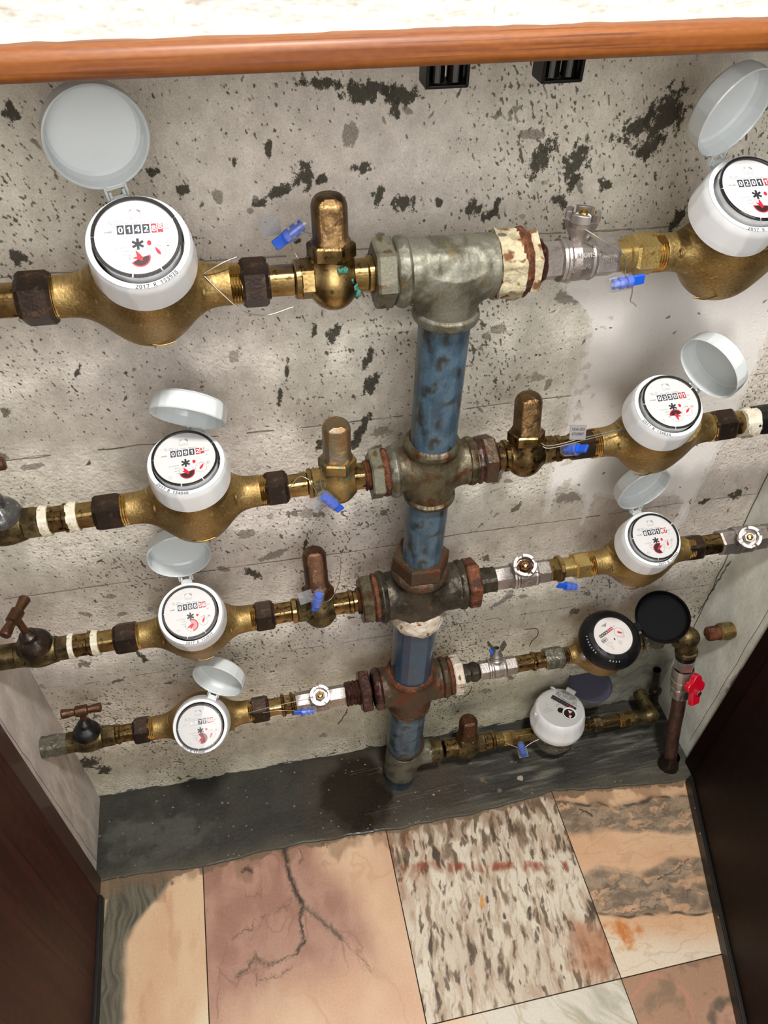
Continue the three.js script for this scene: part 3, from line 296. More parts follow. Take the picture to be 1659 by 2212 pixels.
{ // cement strip, its trowelled front edge lapping over the slabs
  const s = new THREE.Shape(); s.moveTo(-0.537, 0.081); const n = 260; for (let i = 0; i <= n; i++) { const x = -0.537 + 1.074 * i / n; s.lineTo(x, -cementEdge(x)); }
  s.lineTo(0.537, 0.081); s.closePath();
  const g = new THREE.ExtrudeGeometry(s, { depth: 0.016, bevelEnabled: true, bevelThickness: 0.002, bevelSize: 0.003, bevelSegments: 2, curveSegments: 1 }).rotateX(-Math.PI / 2), p = g.attributes.position, uv = g.attributes.uv;
  for (let i = 0; i < p.count; i++) uv.setXY(i, (p.getX(i) + 0.56) / 1.12, (0.12 - p.getZ(i)) / 0.22);
  const W = 1536, H = 320, [c, q] = canvas(W, H), [cb, b] = canvas(W, H), [cr, e] = canvas(W, H), im = q.createImageData(W, H), ib = b.createImageData(W, H), ir = e.createImageData(W, H), rr = rng(14);
  for (let j = 0; j < H; j++) for (let i = 0; i < W; i++) { const x = i / W * 1.12 - 0.56, z = j / H * 0.22 - 0.1, o = (j * W + i) * 4, a = fbm(x * 14, z * 14, 4), st = fbm(x * 10 + 5, z * 90, 3), f = perlin(x * 200, z * 200);
    let k = mixc([40, 39, 33], [54, 52, 44], sm(-0.3, 0.4, a)); k = mixc(k, [112, 110, 98], 0.75 * sm(0.0, 0.4, st) * sm(0.02, 0.2, x)); k = mixc(k, [76, 78, 71], 0.7 * sm(0.3, 0.9, 1.2 - Math.hypot((x + 0.43) / 0.12, (z - 0.01) / 0.06) + 1.4 * fbm(x * 24 + 3, z * 24, 4))); k = mixc(k, [84, 80, 66], 0.6 * sm(0.04, 0.07, z + 0.01 * perlin(x * 20, 4)));
    const d = Math.hypot((x + 0.088) / 0.078, (z - 0.0) / 0.085) + 0.42 * fbm(x * 26, z * 26, 4), stain = sm(1.1, 0.6, d); k = mixc(k, [26, 19, 12], stain * 0.92); const halo = sm(1.6, 0.9, d) * (1 - stain); k = mixc(k, [54, 42, 27], halo * 0.6);
    k = mixc(k, [64, 48, 32], 0.6 * sm(0.1, 0.0, Math.hypot(x - 0.06, z - 0.01)) ); for (let t = 0; t < 3; t++) im.data[o + t] = clamp(k[t] + (rr() - 0.5) * 12 + f * 6, 0, 255); im.data[o + 3] = 255;
    const h = 128 + a * 60 + st * (12 + 40 * sm(0.0, 0.2, x)) + f * 10; ib.data[o] = ib.data[o + 1] = ib.data[o + 2] = clamp(h, 0, 255); ib.data[o + 3] = 255; const ro = 255 * mix(0.5 + 0.25 * sm(-0.3, 0.3, a), 0.24, stain); ir.data[o] = ir.data[o + 1] = ir.data[o + 2] = ro; ir.data[o + 3] = 255; }
  q.putImageData(im, 0, 0); b.putImageData(ib, 0, 0); e.putImageData(ir, 0, 0);
  const PX = (x, z) => [(x + 0.56) / 1.12 * W, (z + 0.1) / 0.22 * H]; for (const [x, z, s, col] of [[0.215, 0.03, 8, 'rgba(168,160,142,0.9)'], [0.145, 0.02, 7, 'rgba(110,96,66,0.8)'], [0.17, 0.045, 6, 'rgba(120,118,106,0.7)'], [0.05, 0.03, 3, 'rgba(190,180,160,0.8)']]) { q.fillStyle = col; q.beginPath(); const [cx, cy] = PX(x, z); for (let k = 0; k < 9; k++) { const a = k / 9 * 6.283, d = s * (0.8 + 0.4 * rr()); k ? q.lineTo(cx + Math.cos(a) * d, cy + Math.sin(a) * d) : q.moveTo(cx + d, cy); } q.closePath(); q.fill(); }
  for (let k = 0; k < 260; k++) { const [cx, cy] = PX(rr() * 1.08 - 0.54, rr() * 0.16 - 0.08); q.fillStyle = rr() > 0.45 ? 'rgba(170,164,148,0.8)' : 'rgba(28,26,20,0.8)'; q.beginPath(); q.ellipse(cx, cy, 0.8 + rr() * 2, 0.8 + rr(), 0, 0, 7); q.fill(); }
  for (let k = 0; k < 40; k++) { q.strokeStyle = 'rgba(176,172,158,0.35)'; q.lineWidth = 1; const [cx, cy] = PX(rr() * 0.6 - 0.1, rr() * 0.12 - 0.05), l = 30 + rr() * 90; q.beginPath(); q.moveTo(cx, cy); q.lineTo(cx + l, cy - l * 0.06); q.stroke(); }
  part(floor, 'cement_strip', g.translate(0, -0.0145, 0), std({ map: canvasTex(c), bumpMap: canvasTex(cb, false), bumpScale: 0.004, roughnessMap: canvasTex(cr, false), roughness: 1 })); }
// narrow white corridor round the camera
struct('ceiling', new THREE.BoxGeometry(3.4, 0.1, 1.6).translate(0, 2.5, 0.7), plainWhite);
struct('wall_outer_left', new THREE.BoxGeometry(0.1, 2.45, 1.4).translate(-1.65, 1.225, 0.75), plainWhite);
struct('wall_outer_right', new THREE.BoxGeometry(0.1, 2.45, 1.4).translate(1.65, 1.225, 0.75), plainWhite);
struct('wall_outer_back', new THREE.BoxGeometry(3.4, 2.45, 0.1).translate(0, 1.225, 1.45), plainWhite);
{ const d = new THREE.Group(); d.name = 'added_door_3'; d.userData = { kind: 'structure' }; scene.add(d); const x = (FILL_PANES[0].x + FILL_PANES[1].x) / 2; part(d, 'frame', mergeGeometries([box(1.04, 0.06, 0.02, x, 2.27, 1.392), box(1.04, 1.24, 0.02, x, 0.62, 1.392), ...[-0.49, 0, 0.49].map(k => box(k ? 0.06 : 0.05, 1.0, 0.02, x + k, 1.74, 1.392))]), plainWhite); for (const p of FILL_PANES) part(d, 'fill_pane', new THREE.BoxGeometry(p.w, p.h, 0.006).translate(p.x, p.y, 1.394), std({ color: 0xffffff, emissive: 0xfbfcff, emissiveIntensity: 1.2, roughness: 0.3 })); }  // unseen glazed door, added to carry the glowing fill panes
{ const t = thing('ceiling_lamp', 'square white ceiling lamp above the open cupboard', 'lamp', [CEILING_LAMP.x, CEILING_LAMP.y, CEILING_LAMP.z]); const s = CEILING_LAMP.size;
  part(t, 'housing', box(s + 0.04, 0.028, s + 0.04, 0, 0.016, 0, 0.004), plainWhite); part(t, 'diffuser', box(s, 0.02, s, 0, -0.008, 0, 0.003), std({ color: 0xffffff, emissive: 0xfff6ea, emissiveIntensity: 6 })); }

// ---------- pipework ----------
// each run of fittings lies on a level line: height at the riser, slope, distance in front of z = 0
const RUN = { 1: [1.0284, -0.0129, 0.022], 2: [0.7902, 0.0195, 0.012], 3: [0.5654, 0.0122, 0.004], 4: [0.3328, 0.0093, -0.005], 5: [0.0858, -0.0466, -0.015] };
const onRun = (n, x) => [x, RUN[n][0] + RUN[n][1] * x, RUN[n][2]];
const lay = (o, n) => { o.rotation.z = Math.atan(RUN[n][1]); return o; };
const mid = (a, b) => (a + b) / 2;
function unionNut(n, x0, x1, r, mat, label, turn = 0.26) { const h = (x1 - x0) / 2; const o = single('union_nut', label, 'nut', mergeGeometries([hexX(-h, h, r, turn, 0.1), latheX([[-h - 0.0015, r * 0.5], [-h - 0.0015, r * 0.7], [h + 0.0015, r * 0.7], [h + 0.0015, r * 0.5]], 36)]), mat, onRun(n, mid(x0, x1))); return lay(o, n); }
function nipple(n, x0, x1, r, mat, label, { bead, name = 'pipe_nipple', cat = 'pipe fitting', geo } = {}) { const h = (x1 - x0) / 2, g = [geo ? geo(-h, h) : tubeX(-h, h, r, 0.001)]; if (bead) g.push(latheX([[-0.0035, r], [-0.002, r * 1.13], [0.002, r * 1.13], [0.0035, r]], 40).translate(bead, 0, 0)); return lay(single(name, label, cat, g.length > 1 ? mergeGeometries(g) : g[0], mat, onRun(n, mid(x0, x1))), n); }
function tapeRing(n, x0, x1, r, label) { const h = (x1 - x0) / 2; return lay(single('thread_tape', label, 'tape', lumpy(subTube(-h, h, r, 8, 48), 0.0012, 260, x0 * 99), M.tape, onRun(n, mid(x0, x1))), n); }
function bushing(n, x0, x1, r, mat, label, { rustSide = 0, rustR = r * 0.82, rustMat = M.rust, w = 0.008 } = {}) { const h = (x1 - x0) / 2, t = thing('reducing_bushing', label, 'pipe fitting', onRun(n, mid(x0, x1))); lay(t, n); part(t, 'hex', lumpy(hexX(-h, h, r, 0.32 + x0 * 3, 0.07), 0.0006, 120, x0), mat); if (rustSide) part(t, 'rusty_thread', lumpy(ripple(rustSide > 0 ? h : -h - w, rustSide > 0 ? h + w : -h, rustR, 0.0028, 0.0016), 0.0016, 180, x0 * 7), rustMat, 'rusty thread'); return t; }
// stop valve with a domed brass cap over its spindle
const checkBody = {};
function domeValve(n, x0, x1, len, psi, side, { body = M.oldBrass, cap = M.copperCap, collar = M.oldBrass, r = 0.0148, hex = 1, k = 1 }, label) {
  const t = thing('stop_valve', label, 'valve', onRun(n, mid(x0, x1))), h = (x1 - x0) / 2; lay(t, n); const key = psi + '_' + h;
  const cs = Math.cos(psi), sn = Math.sin(psi);
  const g = sdf((x, y, z) => { const yy = y * cs - z * sn, zz = y * sn + z * cs; let d = Math.hypot(x, (yy + 0.006) * 0.95, zz) - 0.0212 * k; d = smin(d, cylX(x, y, z, 0.0142 * k, -h, h), 0.006); return smin(d, cylY(x, yy, zz, 0.0172 * k, 0, 0.022), 0.006); }, 0.044, 60);
  part(t, 'body', g, body); const up = m => { m.rotation.set(-psi, 0, side, 'XYZ'); return m; };
  up(part(t, 'bonnet_nut', hexY(0.0205 * k, 0.0135, 0.08, 0.3).translate(0, 0.0165, 0), collar));
  const R = r * k, pr = [[R * 1.12, 0.0285], [R * 1.1, 0.0315], [R, 0.034], [R, len - R * 0.75]]; for (let i = 1; i <= 8; i++) { const a = i / 8 * Math.PI / 2; pr.push([R * 0.45 + R * 0.55 * Math.cos(a), len - R * 0.75 + R * 0.75 * Math.sin(a)]); } pr.push([0, len]);
  up(part(t, 'dome_cap', lathe(pr, 48, 0.9), cap, 'domed brass cap'));
  if (hex) part(t, 'hex_end', hexX(hex > 0 ? h - 0.001 : -h - 0.012, hex > 0 ? h + 0.012 : -h + 0.001, 0.0168 * k, 0.2, 0.06), body);
  return t;
}
// nickel ball valve, its butterfly taken off: hex ends, round body, notched cup round the spindle
function ballValve(n, x0, a, b, x1, rh, rb, psi, side, { rusty = false, nut = M.nickel, tip = M.brightBrass, mat = M.nickel, cup = true, mark = true }, label) {
  const c = mid(a, b), t = thing('ball_valve', label, 'valve', onRun(n, c)); lay(t, n);
  part(t, 'hex_end', hexX(x0 - c, a - c + 0.001, rh, 0.35, 0.06), mat); part(t, 'hex_end', hexX(b - c - 0.001, x1 - c, rh, 0.35, 0.06), mat);
  const h = (b - a) / 2; part(t, 'body', latheX([[-h, rh * 0.8], [-h, rb * 0.97], [-h + 0.0025, rb], [-h + 0.004, rb * 0.96], [-h + 0.006, rb * 1.01], [-h + 0.008, rb * 0.95], [0, rb * 0.985], [h - 0.005, rb * 0.95], [h - 0.003, rb], [h, rb * 0.94], [h, rh * 0.8]], 48, 0.5), mat);
  if (mark) part(t, 'raised_mark', mergeGeometries([box(0.011, 0.0006, 0.0008, 0, 0.005, rb * 0.97), box(0.011, 0.0006, 0.0008, 0, -0.006, rb * 0.97), box(0.0006, 0.0110, 0.0008, -0.0055, -0.0005, rb * 0.97), box(0.0006, 0.011, 0.0008, 0.0055, -0.0005, rb * 0.97)]), mat);
  if (!cup) return t;
  const g = new THREE.Group(); g.name = 'spindle_cup'; g.rotation.set(-psi, 0, side, 'XYZ'); t.add(g); const R = 0.0142;
  part(g, 'cup', lathe([[0.0075, rb - 0.003], [0.009, rb + 0.002], [R * 0.9, rb + 0.009], [R, rb + 0.012], [R, rb + 0.017], [R - 0.0022, rb + 0.017], [R - 0.003, rb + 0.0115], [0.004, rb + 0.0105]], 48, 0.5), mat);
  for (let i = 0; i < 4; i++) { const q = i * Math.PI / 2 + 0.5; part(g, 'lug', mergeGeometries([ringArc(R - 0.0032, R + 0.0006, rb + 0.0165, 0.0065, q, 1.05)]), mat); }
  part(g, 'nut', hexY(0.0072, 0.0075, 0.1).translate(0, rb + 0.013, 0), rusty ? M.rust : nut); part(g, 'spindle', lathe([[0.0042, rb + 0.02], [0.0042, rb + 0.0225], [0.0028, rb + 0.0245], [0, rb + 0.0248]], 20, 0.9), tip);
  if (rusty) part(g, 'rust_crust', lumpy(latheX([[-0.0005, 0.0], [-0.0005, 0.0098], [0.0012, 0.0098], [0.0014, 0.002]], 28), 0.0012, 300).rotateZ(Math.PI / 2).translate(0, rb + 0.0125, 0), M.rust, 'rust round the spindle');
  return t;
}
function ringArc(ri, ro, y, h, a0, span) { const s = new THREE.Shape(); s.absarc(0, 0, ro, a0, a0 + span, false); s.absarc(0, 0, ri, a0 + span, a0, true); s.closePath(); return new THREE.ExtrudeGeometry(s, { depth: h, bevelEnabled: true, bevelThickness: 0.0004, bevelSize: 0.0004, bevelSegments: 1, curveSegments: 10 }).rotateX(-Math.PI / 2).translate(0, y, 0); }
// screw-down tap with a T handle
function tapValve(n, x0, x1, r, sx, len, psi, side, bar, { bonnet = M.darkCap, handle = M.darkCap, body = M.dullBrass, hexEnd = 0.014, stemR = 0.0042, br = 0.0205 }, label) {
  const c = mid(x0, x1), h = (x1 - x0) / 2, t = thing('tap_valve', label, 'valve', onRun(n, c)); lay(t, n); const s = sx - c;
  part(t, 'body', sdf((x, y, z) => { let d = cylX(x, y, z, r, -h, h); d = smin(d, Math.hypot((x - s) * 0.85, y * 1.05, z) - r * 1.22, 0.006); return smin(d, cylY(x - s, y, z, br * 0.88, 0, 0.016), 0.005); }, 0.04, 60), body);
  if (hexEnd) part(t, 'hex_end', hexX(h - 0.001, h + hexEnd, r * 1.04, 0.2, 0.06), body);
  const g = new THREE.Group(); g.name = 'spindle'; g.position.set(s, 0, 0); g.rotation.set(-psi, 0, side, 'XYZ'); t.add(g);
  part(g, 'bonnet', lathe([[br, 0.013], [br * 1.04, 0.016], [br, 0.02], [br * 0.82, 0.026], [br * 0.55, 0.031], [br * 0.5, 0.037], [0.0075, 0.039], [stemR, 0.043]], 40, 0.6), bonnet);
  part(g, 'stem', lathe([[stemR, 0.035], [stemR, len]], 18, 0.9), handle);
  const L = 0.0265, hb = part(g, 'handle', latheX([[-L, 0.001], [-L, 0.0056], [-L + 0.002, 0.0068], [-0.009, 0.005], [-0.0075, 0.0078], [0.0075, 0.0078], [0.009, 0.005], [L - 0.002, 0.0068], [L, 0.0056], [L, 0.001]], 28, 0.5), handle); hb.position.y = len; hb.rotation.y = bar; return t;
}
// cast tees and crosses on the riser
function casting(n, name, label, { x0, x1, r, up, down, ru, mat, extra }) { const [cx, cy, cz] = onRun(n, 0), t = thing(name, label, 'pipe fitting', [cx, cy, cz]); lay(t, n);
  const lo = Math.min(-x0, x1), H = Math.max(-x0, x1, up || 0, down || 0) + 0.008;
  part(t, 'body', sdf((x, y, z) => { let d = cylX(x, y, z, r, x0, x1) + 0.0006 * noise3(x * 160 + n, y * 160, z * 160); return smin(d, cylY(x, y, z, ru, -(down || 0), up || 0), 0.012); }, H, 76), mat); for (const e of extra || []) part(t, ...e); return t; }
const band = (x0, x1, r, lump = 0.0005) => lumpy(latheX([[x0, r * 0.8], [x0, r - 0.002], [x0 + 0.002, r], [x1 - 0.002, r], [x1, r - 0.002], [x1, r * 0.8]], 56, 0.6), lump, 140, x0 * 50);
const bandY = (y0, y1, r, lump = 0.0005) => lathe([[r * 0.8, y0], [r - 0.002, y0], [r, y0 + 0.002], [r, y1 - 0.002], [r - 0.002, y1], [r * 0.8, y1]], 56, 0.6);
const roundBandY = (y0, y1, r, ri) => { const p = [], m = (y0 + y1) / 2, q = (y1 - y0) / 2; p.push([ri, y0]); for (let i = 0; i <= 8; i++) { const a = -Math.PI / 2 + Math.PI * i / 8; p.push([r - q + q * Math.cos(a), m + q * Math.sin(a)]); } p.push([ri, y1]); return lathe(p, 56, 1); };
const roundBandX = (x0, x1, r, ri) => alongX(roundBandY(x0, x1, r, ri));
function riserPipe(y0, y1, r, mat, label) { const z = y => 0.039 * (y - 0.47), c = mid(y0, y1), h = (y1 - y0) / 2; const o = single('riser_pipe', label, 'pipe', lathe([[r * 0.7, -h], [r, -h], [r, -h * 0.5], [r, 0], [r, h * 0.5], [r, h], [r * 0.7, h]], 56, 0.9), mat, [0, c, z(c)]); o.rotation.x = Math.atan(0.039); return o; }
// wire seal: clear capsule with a blue turning insert, tag plate and wires
const capsuleGeo = lathe([[0.0044, 0], [0.0052, 0.0006], [0.0052, 0.0165], [0.0044, 0.0192], [0.0026, 0.0202], [0, 0.0203]], 24, 0.7), insertGeo = lathe([[0, -0.001], [0.0038, -0.001], [0.0042, 0.001], [0.0042, 0.004], [0.0024, 0.0045], [0.0024, 0.0065], [0.0041, 0.007], [0.0041, 0.0105], [0.0024, 0.011], [0.0024, 0.013], [0.0036, 0.0135], [0.0036, 0.0155], [0, 0.0165]], 20, 0.5), tabGeo = box(0.0072, 0.0105, 0.0022, 0, -0.0055, 0, 0.0008);
function wireSeal(tab, top, z, label, { flag, wires = [], scale = 1.12, tilt = 0, text } = {}) {
  const a = V3(tab[0], tab[1], z - tilt * 0.5), b = V3(top[0], top[1], z + tilt * 0.5), dir = b.clone().sub(a).normalize(), t = thing('wire_seal', label, 'seal', [a.x, a.y, a.z]);
  const q = new THREE.Quaternion().setFromUnitVectors(V3(0, 1, 0), dir), at = m => { m.quaternion.copy(q); m.position.copy(dir.clone().multiplyScalar(0.009 * scale)); m.scale.set(scale * 1.18, scale, scale * 1.18); return m; };
  at(part(t, 'capsule', capsuleGeo, M.clear)); at(part(t, 'insert', insertGeo, M.blueInsert, 'blue insert')); at(part(t, 'turning_tab', tabGeo, M.blueInsert, 'blue tab'));
  if (flag) { const f = part(t, 'tag_plate', box(0.018, 0.016, 0.0009), text || M.plate, text ? 'clear plate printed SEALED' : undefined); f.position.set(...flag.p).sub(t.position); f.rotation.set(...flag.r); }
  for (const w of wires) part(t, 'wire', tubePath(w.map(p => [p[0] - t.position.x, p[1] - t.position.y, p[2] - t.position.z]), 0.00055, 28, 6), M.wire); return t;
}

// ---------- water meters ----------
const meterBodyGeo = sdf((x, y, z) => { const n = Math.abs(x), rn = 0.0168 + 0.0075 * sm(0.062, 0.02, n); let d = Math.max(Math.hypot(y, z) - rn, n - 0.069) * 0.95; let c = Math.max(Math.hypot(x, z) - 0.0392 + 0.004 * sm(0.02, 0.043, y), -0.012 - y, y - 0.046); const e = (Math.hypot(x / 0.0392, (y + 0.012) / 0.043, z / 0.0392) - 1) * 0.039; d = smin(d, Math.min(c, y < -0.011 ? e : 9), 0.016); return d; }, 0.078, 88);
const shortBodyGeo = sdf((x, y, z) => { const n = Math.abs(x), rn = 0.0135 + 0.009 * sm(0.05, 0.02, n); let d = Math.max(Math.hypot(y, z) - rn, n - 0.056) * 0.95; let c = Math.max(Math.hypot(x, z) - 0.041, -0.006 - y, y - 0.042); const e = (Math.hypot(x / 0.041, (y + 0.005) / 0.034, z / 0.041) - 1) * 0.034; return smin(d, Math.min(c, y < -0.004 ? e : 9), 0.014); }, 0.068, 84);
const threadGeo = s => ripple(s > 0 ? 0.0675 : -0.077, s > 0 ? 0.077 : -0.0675, 0.0172, 0.0024, 0.0007);
const housingGeo = lathe([[0.034, 0.0425], [0.0378, 0.0425], [0.0392, 0.044], [0.0394, 0.049], [0.0391, 0.05], [0.0389, 0.057], [0.0383, 0.0655], [0.0375, 0.0708], [0.0364, 0.0734], [0.0335, 0.0738], [0.0324, 0.073], [0.0322, 0.068]], 72, 0.5);
const dialCupGeo = lathe([[0.0302, 0.066], [0.0302, 0.0795], [0.0296, 0.0795]], 64, 0.5);
const ringGeo = (a0, a1) => ringArc(0.0294, 0.0309, 0.0802, 0.0012, a0, a1 - a0);
const lensGeo = lathe([[0.0313, 0.07], [0.0313, 0.0822], [0.0308, 0.0828], [0.028, 0.0831], [0, 0.0832]], 64, 0.6);
const lidGeo = lathe([[0.0342, 0.001], [0.0352, -0.0004], [0.0361, 0.0006], [0.0358, 0.01], [0.0345, 0.0158], [0.032, 0.0184], [0.026, 0.0192], [0, 0.0194], [0, 0.0178], [0.0255, 0.0176], [0.0305, 0.0168], [0.0328, 0.0148], [0.034, 0.0095], [0.0342, 0.001]], 72, 0.5);
const discGeo = r => new THREE.CylinderGeometry(r, r, 0.0008, 64);
function needle(g, cx, cy, R, ang, col, big) { g.save(); g.translate(cx, cy); g.rotate(ang); g.fillStyle = col; g.beginPath(); g.moveTo(0, -R * 0.95); g.quadraticCurveTo(R * 0.45, R * 0.1, 0, R * 0.42); g.quadraticCurveTo(-R * 0.45, R * 0.1, 0, -R * 0.95); g.fill(); g.restore(); }
function dialFace({ digits, half = 0, size = 'JV400', rate = '400', sector, sectorDark = '#2a1013', n1 = 0.5, star = '#20242a', faint = false, dot = 1 }) {
  const N = 640, [c, g] = canvas(N), k = N / 512; g.scale(k, k); g.fillStyle = '#cdcccb'; g.fillRect(0, 0, 512, 512);
  const grey = faint ? 'rgba(96,98,102,0.85)' : 'rgba(50,52,58,0.9)'; g.strokeStyle = 'rgba(110,112,116,0.8)'; g.lineWidth = 2; g.strokeRect(222, 62, 68, 62); g.fillStyle = 'rgba(110,112,116,0.9)'; g.fillRect(228, 66, 12, 8); g.fillRect(270, 66, 12, 8); g.beginPath(); g.moveTo(262, 66); g.lineTo(292, 92); g.lineTo(292, 74); g.fill(); g.font = '17px sans-serif'; g.textAlign = 'center'; g.fillStyle = 'rgba(110,112,116,0.9)'; g.fillText('J A N Z', 256, 120);
  g.textAlign = 'left'; g.fillStyle = grey; g.font = '14px sans-serif'; g.fillText('MTC   class 2', 92, 146); g.fillText('TCM 142/10 - 4736    LISBOA  -  PORTUGAL', 92, 162); g.fillText('⊕', 432, 160);
  g.fillStyle = faint ? 'rgba(150,150,154,0.8)' : '#44464c'; g.font = 'italic bold 17px sans-serif'; g.fillText(size, 66, 216);
  const dw = [0, 1, 2, 3].map(i => 142 + i * 51), red = [348, 386]; g.font = 'bold 54px sans-serif'; g.textAlign = 'center';
  digits.split('').forEach((d, i) => { const x = i < 4 ? dw[i] : red[i - 4], w = i < 4 ? 42 : 31; g.fillStyle = i < 4 ? (faint && i < 2 ? '#b9b9bb' : '#2e333d') : '#a32b38'; g.fillRect(x, 168, w, 62); g.save(); g.beginPath(); g.rect(x, 168, w, 62); g.clip(); g.fillStyle = '#f6f4f2'; const dy = i === 5 ? half * 1.4 : 0; g.fillText(d, x + w / 2, 219 - dy); if (dy) g.fillText(String((+d + 1) % 10), x + w / 2, 278 - dy); g.restore(); });
  g.fillStyle = 'rgba(90,92,98,0.9)'; g.font = '26px sans-serif'; g.textAlign = 'left'; g.fillText('m³', 424, 214); g.strokeStyle = 'rgba(190,190,194,0.8)'; g.lineWidth = 1.5; g.beginPath(); g.moveTo(80, 244); g.lineTo(360, 240); g.lineTo(376, 256); g.lineTo(450, 256); g.moveTo(70, 268); g.lineTo(330, 262); g.stroke();
  g.fillStyle = grey; g.font = '12px sans-serif'; g.fillText('MAP', 420, 250); g.font = '16px sans-serif'; ['Q₃=2,5m³/h', 'R ' + rate, 'ΔP 63', 'T30'].forEach((s, i) => { g.textAlign = 'right'; g.fillText(s, 206, 322 + i * 26); }); g.textAlign = 'left'; g.font = '11px sans-serif'; g.fillText('x0,001', 372, 318); g.strokeStyle = grey; g.lineWidth = 1.5; g.beginPath(); g.arc(438, 322, 14, 0, 7); g.moveTo(140, 424); g.arc(128, 424, 12, 0, 7); g.stroke(); g.fillStyle = '#333'; g.fillRect(431, 318, 12, 7);
  // star wheel, stop light, two small dials
  g.save(); g.translate(258, 300); g.fillStyle = star; for (let i = 0; i < 6; i++) { g.rotate(Math.PI / 3); g.fillRect(-8, -38, 16, 30); } g.beginPath(); g.arc(0, 0, 14, 0, 7); g.fill(); g.restore();
  if (dot) { g.fillStyle = '#c0142a'; g.beginPath(); g.ellipse(326, 296, 13, dot > 1 ? 17 : 13, 0, 0, 7); g.fill(); } g.strokeStyle = 'rgba(160,160,164,0.8)'; g.beginPath(); g.arc(366, 292, 22, 0, 7); g.stroke();
  for (const [cx, cy, R] of [[264, 390, 62], [378, 362, 46]]) { g.strokeStyle = 'rgba(100,100,106,0.9)'; g.lineWidth = 2; g.beginPath(); g.arc(cx, cy, R, 0, 7); g.stroke(); for (let i = 0; i < 10; i++) { const a = i / 10 * 6.283; g.beginPath(); g.moveTo(cx + Math.cos(a) * R * 0.82, cy + Math.sin(a) * R * 0.82); g.lineTo(cx + Math.cos(a) * R * 0.96, cy + Math.sin(a) * R * 0.96); g.stroke(); g.fillStyle = 'rgba(120,120,126,0.8)'; g.font = '9px sans-serif'; g.textAlign = 'center'; g.fillText(String(i), cx + Math.cos(a) * R * 0.68, cy + Math.sin(a) * R * 0.68 + 3); } }
  g.fillStyle = '#a8142a'; g.beginPath(); g.moveTo(264, 390); g.arc(264, 390, 62, sector[0] - 0.1, sector[1] + 0.1); g.fill(); g.fillStyle = sectorDark; g.beginPath(); g.moveTo(264, 390); g.arc(264, 390, 53, sector[0], sector[1]); g.fill(); needle(g, 264, 390, 58, sector[0] - 0.3, '#c4142c'); needle(g, 264, 390, 48, sector[1] + 2.2, '#c4142c'); needle(g, 378, 362, 46, n1, '#cc1430');
  return std({ map: canvasTex(c), roughness: 0.5 });
}
function serialRing(text, centre) { const N = 512, [c, g] = canvas(N); g.fillStyle = '#dcdfe0'; g.fillRect(0, 0, N, N); g.fillStyle = '#26282c'; g.font = 'bold 29px sans-serif'; g.textAlign = 'center'; g.textBaseline = 'middle'; const R = 0.0349 / 0.0372 * N / 2, st = 17.5 / R; [...text].forEach((ch, i) => { const a = centre - (i - (text.length - 1) / 2) * st; g.save(); g.translate(N / 2 + Math.cos(a) * R, N / 2 + Math.sin(a) * R); g.rotate(a - Math.PI / 2); g.fillText(ch, 0, 0); g.restore(); }); return phy({ map: canvasTex(c), roughness: 0.32, clearcoat: 0.3 }); }
const serialGeo = new THREE.RingGeometry(0.0326, 0.0364, 72, 1).rotateX(-Math.PI / 2).translate(0, 0.07395, 0); { const uv = serialGeo.attributes.uv, p = serialGeo.attributes.position; for (let i = 0; i < uv.count; i++) uv.setXY(i, 0.5 + p.getX(i) / 0.0744, 0.5 - p.getZ(i) / 0.0744); }
const discUV = g => { const uv = g.attributes.uv, p = g.attributes.position, R = 0.0296; for (let i = 0; i < uv.count; i++) uv.setXY(i, 0.5 + p.getX(i) / (2 * R), 0.5 - p.getZ(i) / (2 * R)); return g; };
const flowArrow = mergeGeometries([tubePath([[-0.012, -0.0195, 0.0372], [0, -0.02, 0.0393], [0.012, -0.0195, 0.0372]], 0.0008, 14, 6), tubePath([[-0.012, -0.0195, 0.0372], [-0.008, -0.0175, 0.0386]], 0.0008, 4, 6)]);
const lugGeo = new THREE.TorusGeometry(0.0032, 0.0012, 10, 20).rotateY(Math.PI / 2).translate(-0.0405, 0.0225, 0.017), lugGeoR = new THREE.TorusGeometry(0.0032, 0.0012, 10, 20).rotateY(Math.PI / 2).translate(0.0405, 0.0225, 0.017);
const hingeGeo = mergeGeometries([box(0.013, 0.004, 0.008, 0, 0.0655, -0.0398, 0.001), box(0.0022, 0.0055, 0.005, -0.005, 0.067, -0.0436, 0.0006), box(0.0022, 0.0055, 0.005, 0.005, 0.067, -0.0436, 0.0006)]);
const earGeo = mergeGeometries([box(0.002, 0.0045, 0.0105, -0.0075, 0.001, -0.0388, 0.0006), box(0.002, 0.0045, 0.0105, 0.0075, 0.001, -0.0388, 0.0006), box(0.017, 0.003, 0.003, 0, 0.0015, -0.0356, 0.0006)]);
